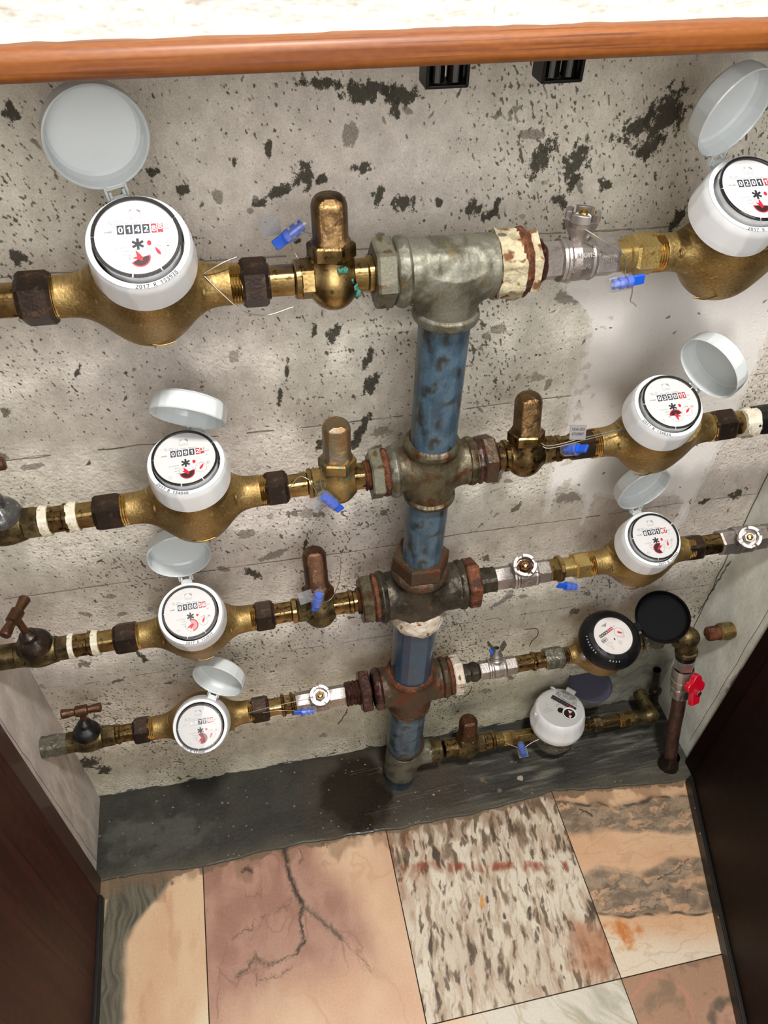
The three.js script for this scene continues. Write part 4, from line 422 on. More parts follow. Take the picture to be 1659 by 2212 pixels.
// phi: where the hinge sits round the dial, beta: how far the lid is swung open, spin: turn of the register
function poseLid(m, phi, beta, rh = 0.043, hh = 0.066) { const rad = V3(Math.sin(phi), 0, -Math.cos(phi)), tan = V3(Math.cos(phi), 0, Math.sin(phi)), up = V3(0, 1, 0); const d = rad.clone().multiplyScalar(-Math.cos(beta)).addScaledVector(up, Math.sin(beta)), nn = up.clone().multiplyScalar(Math.cos(beta)).addScaledVector(rad, Math.sin(beta)); m.matrixAutoUpdate = true; m.quaternion.setFromRotationMatrix(new THREE.Matrix4().makeBasis(tan, nn, tan.clone().cross(nn))); m.position.copy(rad).multiplyScalar(rh).addScaledVector(up, hh).addScaledVector(d, rh); return m; }
function whiteMeter(n, x, xr, theta, phi, beta, face, serial, serialAt, label) {
  const [, y, z] = onRun(n, xr), t = thing('water_meter', label, 'water meter', [xr, y, z]); t.rotation.set(theta * Math.PI / 180, 0, Math.atan(RUN[n][1]), 'ZYX'); const R = Math.PI / 180;
  const off = x - xr; const shift = m => { m.position.x += off; return m; };
  shift(part(t, 'body', meterBodyGeo, M.castBrass)); for (const s of [-1, 1]) shift(part(t, 'thread', threadGeo(s), M.brightBrass, 'bright brass thread')); part(t, 'flow_arrow', flowArrow, M.brightBrass); part(t, 'seal_lug', lugGeo, M.castBrass); part(t, 'seal_lug', lugGeoR, M.castBrass);
  part(t, 'housing', housingGeo, M.whitePlastic); part(t, 'serial_ring', serialGeo, serialRing(serial, serialAt)); part(t, 'dial_cup', dialCupGeo, M.whitePlastic);
  const dial = part(t, 'dial', discUV(discGeo(0.0296)).translate(0, 0.0791, 0), dialFace(face)); const bz = new THREE.Group(); bz.name = 'bezel'; t.add(bz); for (const [a, b] of [[0.48, 3.05], [3.12, 4.5], [4.57, 5.2], [5.27, 6.7]]) part(bz, 'bezel_segment', ringGeo(a, b), M.bezel);
  part(t, 'lens', lensGeo, M.lens); const h = part(t, 'hinge', hingeGeo, M.lidPlastic); h.rotation.y = -phi * R;
  const lid = new THREE.Group(); lid.name = 'lid'; t.add(lid); part(lid, 'cap', lidGeo, M.lidPlastic); part(lid, 'hinge_ear', earGeo, M.lidPlastic); poseLid(lid, phi * R, beta * R); return t;
}
function blackFace() { const N = 640, [c, g] = canvas(N), k = N / 512; g.scale(k, k); g.fillStyle = '#d8d3cf'; g.fillRect(0, 0, 512, 512); g.fillStyle = '#8c8c8c'; g.beginPath(); g.moveTo(206, 66); g.lineTo(306, 70); g.lineTo(262, 110); g.fill(); g.strokeStyle = '#999'; g.lineWidth = 2; g.beginPath(); g.moveTo(180, 110); g.lineTo(206, 74); g.stroke();
  '3076738'.split('').forEach((d, i) => { g.fillStyle = i < 4 ? '#232529' : '#a02438'; g.fillRect(92 + i * 34, 150, 32, 42); g.fillStyle = '#e8e4e0'; g.font = 'bold 32px sans-serif'; g.textAlign = 'center'; g.fillText(d, 108 + i * 34, 183); }); g.textAlign = 'left'; g.fillStyle = '#444'; g.font = '26px sans-serif'; g.fillText('m³', 344, 172);
  g.strokeStyle = '#8a8480'; g.lineWidth = 4; g.beginPath(); g.arc(352, 262, 62, 0, 7); g.stroke(); for (let i = 0; i < 10; i++) { const a = i / 10 * 6.283; g.fillStyle = '#6a6a6a'; g.fillRect(352 + Math.cos(a) * 70 - 2, 262 + Math.sin(a) * 70 - 2, 5, 5); } needle(g, 352, 262, 58, 2.4, '#b8142a'); g.fillStyle = '#1c1c1c'; g.beginPath(); g.ellipse(238, 300, 10, 16, 0.2, 0, 7); g.fill();
  g.strokeStyle = '#222'; g.lineWidth = 4; g.strokeRect(72, 214, 84, 22); g.strokeRect(72, 240, 84, 22); g.beginPath(); g.moveTo(118, 206); g.lineTo(118, 268); g.stroke(); g.fillStyle = '#222'; g.font = 'bold 19px sans-serif'; g.fillText('CEE', 78, 232); g.fillText('08/34', 78, 258); g.fillStyle = '#555'; g.font = '17px sans-serif'; ['MULTI-JET', 'Qn 1,5 m³/h', 'Class B-H', '16 bar', '30 °C'].forEach((s, i) => g.fillText(s, 84 + i * 8, 300 + i * 24)); g.fillText('x0,0001', 330, 350); g.lineWidth = 3; g.strokeStyle = '#555'; g.strokeRect(250, 356, 34, 42); g.beginPath(); g.moveTo(256, 386); g.lineTo(278, 366); g.stroke(); ['SENSUS', 'NO. DL'].forEach((s, i) => 0); return std({ map: canvasTex(c), roughness: 0.4 }); }
function blackMeter(label) { const n = 4, x = 0.312, [, y, z] = onRun(n, x), R = Math.PI / 180, t = thing('water_meter', label, 'water meter', [x, y, z]); t.rotation.set(15 * R, 0, 0.01, 'ZYX');
  part(t, 'body', shortBodyGeo, M.castBrass); for (const s of [-1, 1]) part(t, 'thread', ripple(s > 0 ? 0.054 : -0.066, s > 0 ? 0.066 : -0.054, 0.0138, 0.0036, 0.001), M.oldBrass); for (const gg of [lugGeo]) part(t, 'seal_lug', gg, M.castBrass);
  part(t, 'housing', lathe([[0.04, 0.034], [0.0455, 0.034], [0.0475, 0.037], [0.0478, 0.043], [0.046, 0.05], [0.0425, 0.056], [0.0375, 0.0605], [0.0335, 0.0625], [0.031, 0.0625], [0.0298, 0.0598]], 72, 0.5), M.blackPlastic);
  const sp = 24 * R, d = part(t, 'dial', discUV(discGeo(0.0296)).rotateY(sp).translate(0, 0.0594, 0), blackFace()); part(t, 'lens', lathe([[0.0296, 0.0606], [0.02, 0.0612], [0, 0.0614]], 64, 1), M.lens);
  for (const [txt, a0] of [['3208784', 3.3], ['0003', 2.02]]) [...txt].forEach((ch, i) => { const [c, g] = canvas(48); g.fillStyle = '#060606'; g.fillRect(0, 0, 48, 48); g.fillStyle = '#d8d8d4'; g.font = 'bold 40px sans-serif'; g.textAlign = 'center'; g.fillText(ch, 24, 39); const a = a0 - i * 0.115, m = part(t, 'serial_digit', box(0.0036, 0.0004, 0.0036, 0, 0, 0, 0.0001), std({ map: canvasTex(c), roughness: 0.5 })); m.position.set(Math.cos(a) * 0.0405, 0.0583, Math.sin(a) * 0.0405); m.rotation.set(0, -a + Math.PI / 2, 0); m.rotateX(0.72); });
  part(t, 'hinge', box(0.014, 0.006, 0.012, 0, 0.0505, -0.0468, 0.001), M.blackPlastic).rotation.y = -(78 * R);
  const lid = new THREE.Group(); lid.name = 'lid'; t.add(lid); part(lid, 'cap', lathe([[0.0395, 0.002], [0.0408, 0], [0.042, 0.0008], [0.0416, 0.008], [0.0395, 0.011], [0.036, 0.012], [0, 0.0122], [0, 0.0108], [0.036, 0.0106], [0.039, 0.0085], [0.0395, 0.002]], 72, 0.5), M.lidBlack); part(lid, 'hinge_ear', box(0.012, 0.004, 0.012, 0, 0.001, -0.0445, 0.001), M.blackPlastic); poseLid(lid, 78 * R, 171 * R, 0.0475, 0.046); return t; }
function greyFaceTop() { const N = 768, [c, g] = canvas(N), k = N / 512; g.scale(k, k); g.fillStyle = '#b4b5b2'; g.fillRect(0, 0, 512, 512); for (let i = 0; i < 600; i++) { g.fillStyle = `rgba(120,120,116,${0.05 + 0.1 * Math.abs(perlin(i * 0.37, 3))})`; g.fillRect((perlin(i * 1.7, 9) * 0.5 + 0.5) * 512, (perlin(i * 2.3, 17) * 0.5 + 0.5) * 512, 3, 3); }
  g.fillStyle = '#5c5c5a'; g.font = 'bold 24px sans-serif'; g.fillText('QN 1.5', 150, 66); g.fillText('20', 268, 82); g.font = '20px sans-serif'; g.fillText('C€', 96, 318); g.fillText('00345671', 344, 128); g.font = '15px sans-serif'; ['DK-0200-MI001', 'S/N 6012234', 'PN16  T30', 'Kl. B/A'].forEach((s, i) => g.fillText(s, 110, 352 + i * 24)); g.strokeStyle = '#4c4c4c'; g.lineWidth = 4; g.beginPath(); g.arc(222, 250, 20, 0.5, 5); g.stroke(); g.beginPath(); g.arc(90, 210, 60, -0.6, 0.5); g.stroke(); for (let i = 0; i < 8; i++) for (let j = 0; j < 1; j++) { } return std({ map: canvasTex(c), roughness: 0.4 }); }
function drumWindow() { const [c, g] = canvas(256, 64); g.fillStyle = '#1a1a1c'; g.fillRect(0, 0, 256, 64); '00034127'.split('').forEach((d, i) => { g.fillStyle = i < 5 ? '#26272b' : '#6e2230'; g.fillRect(6 + i * 31, 12, 27, 40); g.fillStyle = '#9a9a98'; g.font = '30px sans-serif'; g.textAlign = 'center'; g.fillText(d, 19 + i * 31, 43); }); return std({ map: canvasTex(c), roughness: 0.3 }); }
function smallGreyMeter(label) { const n = 5, x = 0.285, [, y, z] = onRun(n, x), R = Math.PI / 180, t = thing('water_meter', label, 'water meter', [x, y, z]); t.rotation.set(-3 * R, 0, 0, 'ZYX'); const sp = -48 * R;
  part(t, 'body', sdf((x, y, z) => { let d = Math.max(Math.hypot(x, z) - 0.036, -0.016 - y, y - 0.03); d = smin(d, (Math.hypot(x / 0.036, (y + 0.014) / 0.034, z / 0.036) - 1) * 0.033, 0.006); return smin(d, cylX(x, y, z, 0.0115, -0.05, 0.05), 0.008) + 0.0007 * noise3(x * 260, y * 260, z * 260); }, 0.056, 64), M.pewter);
  part(t, 'housing', lathe([[0.044, 0.024], [0.0478, 0.0255], [0.0486, 0.03], [0.0486, 0.038], [0.0474, 0.0405], [0.0462, 0.056], [0.0436, 0.067], [0.0408, 0.0722], [0.039, 0.0736]], 72, 0.5), M.whitePlastic);
  part(t, 'dial', discUV2(new THREE.CylinderGeometry(0.0392, 0.0392, 0.001, 72), 0.0392).rotateY(sp).translate(0, 0.0734, 0), greyFaceTop());
  const put = (m, px, pz, yy = 0.0745) => { m.position.set(px * Math.cos(sp) + pz * Math.sin(sp), yy, -px * Math.sin(sp) + pz * Math.cos(sp)); m.rotation.y = sp; return m; };
  put(part(t, 'window_frame', box(0.047, 0.0014, 0.0085, 0, 0, 0, 0.0006), std({ color: 0x3a3a3a, roughness: 0.4 })), 0.0, -0.011); const dw = new THREE.BoxGeometry(0.042, 0.0006, 0.0056); put(part(t, 'drum_window', dw, drumWindow()), 0.0, -0.011, 0.0754);
  put(part(t, 'plate', new THREE.CylinderGeometry(0.021, 0.021, 0.0012, 40, 1, false, Math.PI / 2 + 0.12, Math.PI - 0.24), std({ map: mottle([160, 160, 158], [128, 128, 126], [100, 100, 98], { f: 6, seed: 41 }), roughness: 0.25 })), 0, -0.0165);
  put(part(t, 'test_hole', lathe([[0.0046, 0], [0.0056, 0.0008], [0.0052, 0.001], [0.0046, 0.0006], [0, 0.0003]], 32, 0.4), M.bezel), 0.003, 0.006); put(part(t, 'port_rim', lathe([[0.0098, 0], [0.0116, 0.0012], [0.0122, 0.0024], [0.0106, 0.0026], [0.0098, 0.001]], 40, 0.6), M.whitePlastic), 0.0185, 0.0035); const pc = canvas(96); pc[1].fillStyle = '#241c1a'; pc[1].fillRect(0, 0, 96, 96); pc[1].fillStyle = '#c9c4c0'; pc[1].beginPath(); pc[1].moveTo(20, 20); pc[1].lineTo(60, 14); pc[1].lineTo(48, 46); pc[1].fill(); pc[1].fillRect(56, 54, 18, 26); pc[1].fillStyle = '#7c1c24'; pc[1].fillRect(40, 40, 26, 18); put(part(t, 'port', discUV2(new THREE.CylinderGeometry(0.0099, 0.0099, 0.0012, 36), 0.0099), std({ map: canvasTex(pc[0]), roughness: 0.15 })), 0.0185, 0.0035);
  put(part(t, 'seal_ear', new THREE.TorusGeometry(0.0036, 0.0018, 10, 20).rotateX(0.3), M.whitePlastic), -0.029, -0.027, 0.075); put(part(t, 'hinge', alongX(lathe([[0.001, -0.0085], [0.0046, -0.0085], [0.0046, 0.0085], [0.001, 0.0085]], 24)), M.whitePlastic), 0.0, -0.0405, 0.0755); put(part(t, 'side_clip', box(0.006, 0.012, 0.006, 0, 0, 0, 0.001), M.whitePlastic), -0.03, 0.031, 0.06);
  const lid = new THREE.Group(); lid.name = 'lid'; t.add(lid); part(lid, 'cap', lathe([[0.0375, 0.0006], [0.0385, 0], [0.0395, 0.0012], [0.039, 0.0042], [0.037, 0.005], [0, 0.005], [0, 0.0038], [0.0368, 0.0036], [0.0375, 0.0006]], 64, 0.5), M.greyBlueLid, 'dark blue-grey lid'); poseLid(lid, 63 * R, 178 * R, 0.0404, 0.073); return t; }
function discUV2(g, R) { const uv = g.attributes.uv, p = g.attributes.position; for (let i = 0; i < uv.count; i++) uv.setXY(i, 0.5 + p.getX(i) / (2 * R), 0.5 - p.getZ(i) / (2 * R)); return g; }

// ---------- what stands where ----------
const deg = Math.PI / 180;
// riser and castings
riserPipe(0.83, 0.985, 0.0242, M.bluePaint, 'longest blue painted riser pipe, between the top grey tee and the highest cross');
riserPipe(0.635, 0.752, 0.0242, M.bluePaint, 'short blue painted riser pipe between the two upper crosses, dirty at its top');
riserPipe(0.365, 0.525, 0.0302, M.glossBlue, 'glossy blue riser pipe under the white crusted collar, above the lowest rusty cross');
riserPipe(0.13, 0.285, 0.0302, M.bluePaint, 'lowest blue riser pipe, above the elbow tee at the floor');
casting(1, 'pipe_tee', 'large grey galvanized tee at the head of the riser', { x0: -0.04, x1: 0.05, r: 0.0272, down: 0.04, ru: 0.0278, mat: M.galvanized, extra: [['band', roundBandX(-0.051, -0.037, 0.0305, 0.026), M.galvanized], ['crusted_end', lumpy(subTube(0.038, 0.06, 0.0292, 10, 56), 0.0028, 110, 4), M.crust, 'cream crusted end'], ['rust_band', lumpy(roundBandX(0.056, 0.068, 0.0302, 0.025), 0.0014, 170), M.rust, 'rusty joint'], ['rim', roundBandY(-0.05, -0.036, 0.031, 0.026), M.galvanized], ['cast_mark', new THREE.TorusGeometry(0.0032, 0.0008, 8, 24).translate(0.014, -0.012, 0.0248), M.galvanized]] });
casting(2, 'pipe_cross', 'highest cast cross on the riser, yellowish grey with brown tinges', { x0: -0.045, x1: 0.05, r: 0.0252, up: 0.034, down: 0.04, ru: 0.0265, mat: M.brownIron, extra: [['rim', roundBandY(0.026, 0.04, 0.0305, 0.024), M.brownIron], ['rim', roundBandY(-0.045, -0.036, 0.0295, 0.025), M.brownIron], ['band', roundBandX(-0.048, -0.036, 0.029, 0.024), M.galvanized], ['band', roundBandX(0.038, 0.05, 0.0275, 0.024), M.brownIron], ['rust_band', lumpy(roundBandX(-0.056, -0.047, 0.0265, 0.02), 0.0014, 170), M.rust, 'rusty joint'], ['rust_band', lumpy(roundBandX(0.049, 0.057, 0.0262, 0.02), 0.0012, 170), M.wetRust, 'dark rusty joint']] });
casting(3, 'pipe_cross', 'dark cast cross with a hexagon collar on top and a white crust beneath', { x0: -0.045, x1: 0.056, r: 0.031, up: 0.04, down: 0.034, ru: 0.0325, mat: M.darkIron, extra: [['hex_collar', lumpy(hexY(0.036, 0.027, 0.06, 0.5).translate(0, 0.048, 0), 0.0009, 90), M.rustyIron, 'rusty hexagon reducing collar'], ['neck', roundBandY(0.036, 0.05, 0.0365, 0.028), M.rustyIron], ['band', roundBandX(-0.056, -0.043, 0.0345, 0.028), M.darkIron], ['band', roundBandX(0.05, 0.062, 0.0335, 0.028), M.darkIron], ['rust_band', lumpy(roundBandX(-0.062, -0.054, 0.032, 0.024), 0.0014, 170), M.rust, 'rusty joint'], ['lime_collar', lumpy(lathe([[0.029, -0.056], [0.0345, -0.055], [0.0368, -0.05], [0.0368, -0.044], [0.034, -0.034], [0.0325, -0.022], [0.03, -0.02]], 60, 0.9), 0.002, 120), M.lime, 'white lime crust']] });
casting(4, 'pipe_cross', 'lowest cast cross on the riser, reddish brown with rust', { x0: -0.045, x1: 0.047, r: 0.0305, up: 0.03, down: 0.052, ru: 0.0335, mat: M.rustyIron, extra: [['rim', roundBandY(0.026, 0.038, 0.0362, 0.03), M.rust], ['rim', roundBandY(-0.058, -0.048, 0.0345, 0.03), M.rust], ['band', roundBandX(-0.058, -0.043, 0.0325, 0.026), M.wetRust], ['band', roundBandX(0.046, 0.06, 0.032, 0.027), M.rustyIron], ['rust_band', lumpy(roundBandX(0.058, 0.066, 0.03, 0.022), 0.0014, 170), M.rust, 'rusty joint']] });
{ const t = casting(5, 'pipe_elbow', 'pale grey elbow tee at the foot of the riser, with a rusty socket', { x0: 0, x1: 0.05, r: 0.0205, up: 0.03, down: 0.05, ru: 0.0298, mat: M.galvanized, extra: [['rim', roundBandY(0.04, 0.058, 0.0338, 0.029), M.rustyIron], ['socket', band(0.046, 0.07, 0.0205, 0.001), M.dullBrass], ['foot', lathe([[0.0298, -0.05], [0.0285, -0.058], [0.0265, -0.062], [0.0265, -0.084]], 48, 0.9), M.glossBlue, 'blue painted foot']] }); }
// --- first run, left of the tee ---
nipple(1, -0.42, -0.351, 0.0135, M.newBrass, 'polished brass pipe cut by the left edge at the top run');
unionNut(1, -0.352, -0.326, 0.0218, M.darkNut, 'large dark nut left of the largest meter with its lid wide open');
whiteMeter(1, -0.2555, -0.2495, 34.5, -15.3, 117.8, { digits: '014288', half: 8, sector: [-0.15, 2.5], n1: -0.5, dot: 2 }, '2017 R 133938', 1.25, 'white meter on the top left run reading 014288');
unionNut(1, -0.179, -0.157, 0.0206, M.darkNut, 'dark nut between the 014288 meter and the top left stop valve');
nipple(1, -0.157, -0.135, 0.0128, M.newBrass, 'bright brass nipple right of the 014288 meter');
nipple(1, -0.135, -0.129, 0.0162, M.newBrass, 'thin brass ring against the top left stop valve', { name: 'brass_ring', cat: 'ring' });
{ const t = domeValve(1, -0.119, -0.086, 0.068, 6 * deg, 0.02, { hex: -1, body: M.newBrass, collar: M.oldBrass, cap: M.copperCap }, 'brass stop valve with tall dome cap beside the grey tee, verdigris on its body'); part(t, 'verdigris', mergeGeometries([[-0.0885, 1.0225, 0.0355, 0.0042], [-0.0905, 1.032, 0.0372, 0.003], [-0.0945, 1.0425, 0.0372, 0.0026], [-0.0835, 1.0195, 0.0335, 0.0036], [-0.0875, 1.0275, 0.0362, 0.0036], [-0.091, 1.0185, 0.0352, 0.003], [-0.0985, 1.0435, 0.0385, 0.0024]].map(([x, y, z, s], i) => lumpy(new THREE.IcosahedronGeometry(s, 3), s * 0.5, 300, i).scale(1, 1.1, 0.5).translate(x, y, z))).translate(-t.position.x, -t.position.y, -t.position.z), M.verdigris, 'green verdigris crust'); }
nipple(1, -0.087, -0.066, 0.0135, M.newBrass, 'brass nipple between the top left stop valve and the grey tee', { bead: 0.006 });
bushing(1, -0.068, -0.05, 0.0295, M.mossyGalv, 'greenish grey hexagon bushing on the left end of the grey tee');
// --- first run, right of the tee ---
bushing(1, 0.066, 0.076, 0.0292, M.crust, 'cream crusted hexagon bushing on the right end of the grey tee', { rustSide: 1, rustR: 0.0195, rustMat: M.wetRust, w: 0.007 });
{ const t = ballValve(1, 0.081, 0.099, 0.13, 0.152, 0.0172, 0.0192, 4 * deg, -0.02, { tip: M.brightBrass, nut: M.whitePlastic, mark: false }, 'nickel ball valve on the top right run with a white nut and brass tip'); part(t, 'embossed_text', mergeGeometries([embossed('MOHS', 0.0042, 0.0191, 0.62, 0.003), embossed('3/4', 0.0046, 0.0191, 0.12, 0.003), embossed('PN40', 0.0036, 0.0189, 0.2, -0.0085, 1.57), embossed('MADE IN', 0.0024, 0.0158, 0.5, 0.026), embossed('ITALY', 0.0026, 0.0156, 0.28, 0.026)]), M.nickel); }
nipple(1, 0.151, 0.169, 0.0142, M.goldBrass, 'brass tail between the top right ball valve and its union nut', { bead: 0.006 });
unionNut(1, 0.168, 0.192, 0.0188, M.goldBrass, 'bright brass union nut on the top right run');
whiteMeter(1, 0.2655, 0.2422, 28, -19.9, 102.7, { digits: '020113', size: 'RV 400', sector: [0.2, 3.1], n1: 0.9, dot: 2 }, '2017 R 134036', 1.5, 'white meter cut off by the right edge of the photo, reading 0201');
// --- second run, left ---
tapValve(2, -0.474, -0.424, 0.0165, -0.443, 0.075, 0.02, 0.02, 0.22, { bonnet: M.greyBonnet, handle: M.brownCap, body: M.dullBrass, hexEnd: 0.015, br: 0.021 }, 'tap valve with a grey bonnet cut by the left edge on the second run');
tapeRing(2, -0.408, -0.399, 0.0158, 'white tape ring nearest the grey-bonneted tap valve');
nipple(2, -0.4, -0.381, 0.0135, M.oldBrass, 'short brass sleeve between the two white tape rings of the second run', { bead: 0.008 });
tapeRing(2, -0.381, -0.371, 0.0154, 'white tape ring next to the polished nipple of the second run');
nipple(2, -0.372, -0.353, 0.0132, M.newBrass, 'polished brass nipple left of the meter under the half-closed lid');
unionNut(2, -0.354, -0.327, 0.0205, M.darkNut, 'dark brown nut on the left of the meter under the half-closed lid');
whiteMeter(2, -0.2535, -0.2508, 16.6, 18, 70, { digits: '009123', half: 10, rate: '315', sector: [-0.25, 2.9], n1: 0.6, size: 'JV400', dot: 2, faint: false }, '2017 R 134040', 2.05, 'white meter reading 009123 under a half-closed lid');
unionNut(2, -0.18, -0.157, 0.0202, M.darkNut, 'dark brown nut on the right of the meter under the half-closed lid');
nipple(2, -0.157, -0.135, 0.0124, M.newBrass, 'scuffed brass nipple right of the 009123 meter, half of it dark');
nipple(2, -0.135, -0.13, 0.0162, M.newBrass, 'thin brass ring by the second left stop valve', { name: 'brass_ring', cat: 'ring' });
domeValve(2, -0.119, -0.086, 0.0755, 4 * deg, -0.03, { hex: -1, body: M.verdigrisBrass, collar: M.verdigrisBrass, cap: M.greyCap }, 'greyish brass stop valve with dome cap left of the highest cross');
nipple(2, -0.087, -0.067, 0.0142, M.oldBrass, 'brown brass nipple between the greyish stop valve and the highest cross');
bushing(2, -0.068, -0.054, 0.0285, M.mossyGalv, 'rust-streaked hexagon bushing on the left of the highest cross', { rustSide: -1, rustR: 0.0165, w: 0.006 });
// --- second run, right ---
bushing(2, 0.056, 0.071, 0.0285, M.rustyIron, 'red-brown hexagon bushing on the right of the highest cross', { rustSide: 1, rustR: 0.018, rustMat: M.wetRust, w: 0.004 });
nipple(2, 0.072, 0.09, 0.0158, M.oldBrass, 'brass nipple between the highest cross and the leaning dome valve', { bead: 0.004 });
domeValve(2, 0.088, 0.128, 0.0745, 8 * deg, 0.02, { hex: 1, body: M.oldBrass, collar: M.oldBrass, cap: M.copperCap }, 'brass stop valve with dome cap right of the highest cross, wired to a seal');
nipple(2, 0.138, 0.163, 0.0132, M.oldBrass, 'brass nipple behind the seal of the second right run', { bead: -0.004 });
unionNut(2, 0.162, 0.191, 0.0178, M.darkNut, 'purple-brown nut behind the plate printed SEALED');
whiteMeter(2, 0.262, 0.2468, 24.2, 62, 83.5, { digits: '033011', size: 'XV-400', sector: [3.3, 5.9], n1: 0.8, dot: 2 }, '2017 R 134034', 2.3, 'white meter in front of the white paint smear, reading 0330');
unionNut(2, 0.331, 0.358, 0.0198, M.darkNut, 'dark brass nut at the right of the meter before the paint smear');
nipple(2, 0.357, 0.374, 0.0134, M.newBrass, 'ribbed brass tail next to the putty wad on the right');
single('putty_wad', 'pale putty wad where the copper pipe starts at the right edge', 'putty', lumpy(subTube(-0.0085, 0.0085, 0.0165, 8, 48), 0.003, 150, 3), M.tape, onRun(2, 0.378));
single('insulating_tape', 'black tape wrapped round the copper pipe at the right edge', 'tape', lumpy(subTube(-0.0115, 0.0115, 0.0168, 6, 40), 0.0012, 150, 9), M.blackTape, onRun(2, 0.394));
nipple(2, 0.4, 0.54, 0.0135, M.copper, 'reddish copper pipe running out at the right edge', { name: 'copper_pipe', cat: 'pipe' });
// --- third run, left ---
nipple(3, -0.56, -0.499, 0.0155, M.dullBrass, 'grimy pipe stub entering the left wall behind the third tap valve', { name: 'galvanized_pipe', cat: 'pipe' });
tapValve(3, -0.5, -0.452, 0.0158, -0.474, 0.074, -1.5 * deg, 0.06, 70 * deg, { bonnet: M.darkCap, handle: M.brownCap, body: M.dullBrass, hexEnd: 0.014 }, 'brass tap valve with its T handle pointing at the wall, third run');
tapeRing(3, -0.438, -0.432, 0.0158, 'white tape ring beside the tap valve of the third run');
nipple(3, -0.433, -0.41, 0.0138, M.oldBrass, 'scratched brass sleeve between the tape rings of the third run', { bead: 0.008 });
tapeRing(3, -0.411, -0.403, 0.0156, 'white tape ring beside the polished nipple of the third run');
nipple(3, -0.404, -0.383, 0.0132, M.newBrass, 'polished brass nipple left of the meter with an upright lid');
unionNut(3, -0.384, -0.357, 0.0204, M.darkNut, 'dark brown nut on the left of the meter with an upright lid');
whiteMeter(3, -0.2855, -0.2828, 25.2, -2.3, 111.5, { digits: '010656', sector: [-1.75, 1.3], sectorDark: '#c88f90', n1: 0.4, dot: 1 }, '2017 R 133939', 1.35, 'white meter reading 010656, its lid upright behind it');
unionNut(3, -0.213, -0.189, 0.0202, M.darkNut, 'dark brown nut on the right of the meter with an upright lid');
nipple(3, -0.189, -0.166, 0.013, M.oldBrass, 'mottled brass nipple right of the 010656 meter');
nipple(3, -0.166, -0.159, 0.0158, M.newBrass, 'thin brass ring by the third left stop valve', { name: 'brass_ring', cat: 'ring' });
domeValve(3, -0.147, -0.114, 0.084, 21 * deg, -0.01, { hex: -1, body: M.dullBrass, collar: M.brownCap, cap: M.brownCap, r: 0.0148 }, 'brown stop valve with smooth dome cap left of the dark cross');
nipple(3, -0.114, -0.074, 0.0138, M.oldBrass, 'ringed brass nipple between the brown dome valve and the dark cross', { bead: 0.004 });
bushing(3, -0.078, -0.062, 0.0335, M.brownIron, 'rusty hexagon bushing on the left of the dark cross', { rustSide: -1, rustR: 0.017, w: 0.004 });
// --- third run, right ---
bushing(3, 0.062, 0.079, 0.0338, M.rust, 'orange-rusted hexagon bushing on the right of the dark cross');
nipple(3, 0.079, 0.103, 0.0168, M.darkIron, 'blackish mossy nipple between the dark cross and a nickel valve', { geo: (a, b) => lumpy(subTube(a, b, 0.0168, 10, 44), 0.001, 150, 5) });
ballValve(3, 0.102, 0.127, 0.161, 0.179, 0.016, 0.0178, -21 * deg, 0.2, { rusty: true }, 'nickel ball valve with a rusty spindle on the third right run');
nipple(3, 0.178, 0.194, 0.0158, M.newBrass, 'brass hexagon fitting beside the rusty spindled ball valve', { geo: (a, b) => hexX(a, b, 0.0166, 0.2, 0.06), bead: 0.0075 });
nipple(3, 0.193, 0.214, 0.0132, M.goldBrass, 'brass nipple above the hanging seal of the third right run');
unionNut(3, 0.213, 0.236, 0.0188, M.goldBrass, 'bright brass union nut on the third right run');
whiteMeter(3, 0.309, 0.297, 22.9, -8.4, 104.8, { digits: '019187', size: 'RV 400', sector: [1.2, 5.2], n1: 0.2, dot: 2 }, '2017 R 133943', 1.2, 'white meter on the third right run reading 0191');
unionNut(3, 0.375, 0.399, 0.0188, M.darkNut, 'dark nut between the 0191 meter and the far right ball valve');
nipple(3, 0.398, 0.427, 0.014, M.oldBrass, 'short brass nipple before the far right ball valve');
ballValve(3, 0.426, 0.448, 0.476, 0.496, 0.0182, 0.0192, -36 * deg, 0.29, { tip: M.brightBrass }, 'nickel ball valve at the right edge on the third run');
nipple(3, 0.495, 0.56, 0.0165, M.mossyGalv, 'mossy pipe entering the right wall on the third run', { name: 'galvanized_pipe', cat: 'pipe' });
// --- fourth run, left ---
nipple(4, -0.56, -0.501, 0.0152, M.pewter, 'grey crusty pipe entering the left wall on the fourth run', { name: 'galvanized_pipe', cat: 'pipe', geo: (a, b) => lumpy(subTube(a, b, 0.0152, 14, 40), 0.0012, 150, 2) });
tapValve(4, -0.503, -0.452, 0.0148, -0.473, 0.062, 9 * deg, -0.08, 0.1, { bonnet: M.bezel, handle: M.brownCap, body: M.dullBrass, hexEnd: 0.017, br: 0.0185 }, 'tap valve with a black bonnet and a level T handle, fourth run');
nipple(4, -0.436, -0.408, 0.0125, M.oldBrass, 'brass nipple between the black-bonneted tap and a dark nut', { bead: -0.009 });
unionNut(4, -0.409, -0.386, 0.0196, M.darkNut, 'dark nut on the left of the meter with the lid turned right, fourth run');
whiteMeter(4, -0.3125, -0.3077, 38, 29.8, 123.4, { digits: '007798', sector: [-2.1, 1.9], sectorDark: '#6c4248', n1: 3.6, faint: true, dot: 1 }, '2017 R 133840', 2.0, 'lowest left white meter, on the fourth run');
unionNut(4, -0.241, -0.215, 0.0196, M.darkNut, 'dark nut on the right of the lowest left meter');
nipple(4, -0.215, -0.195, 0.0128, M.newBrass, 'polished nipple under the wires of the fourth left run');
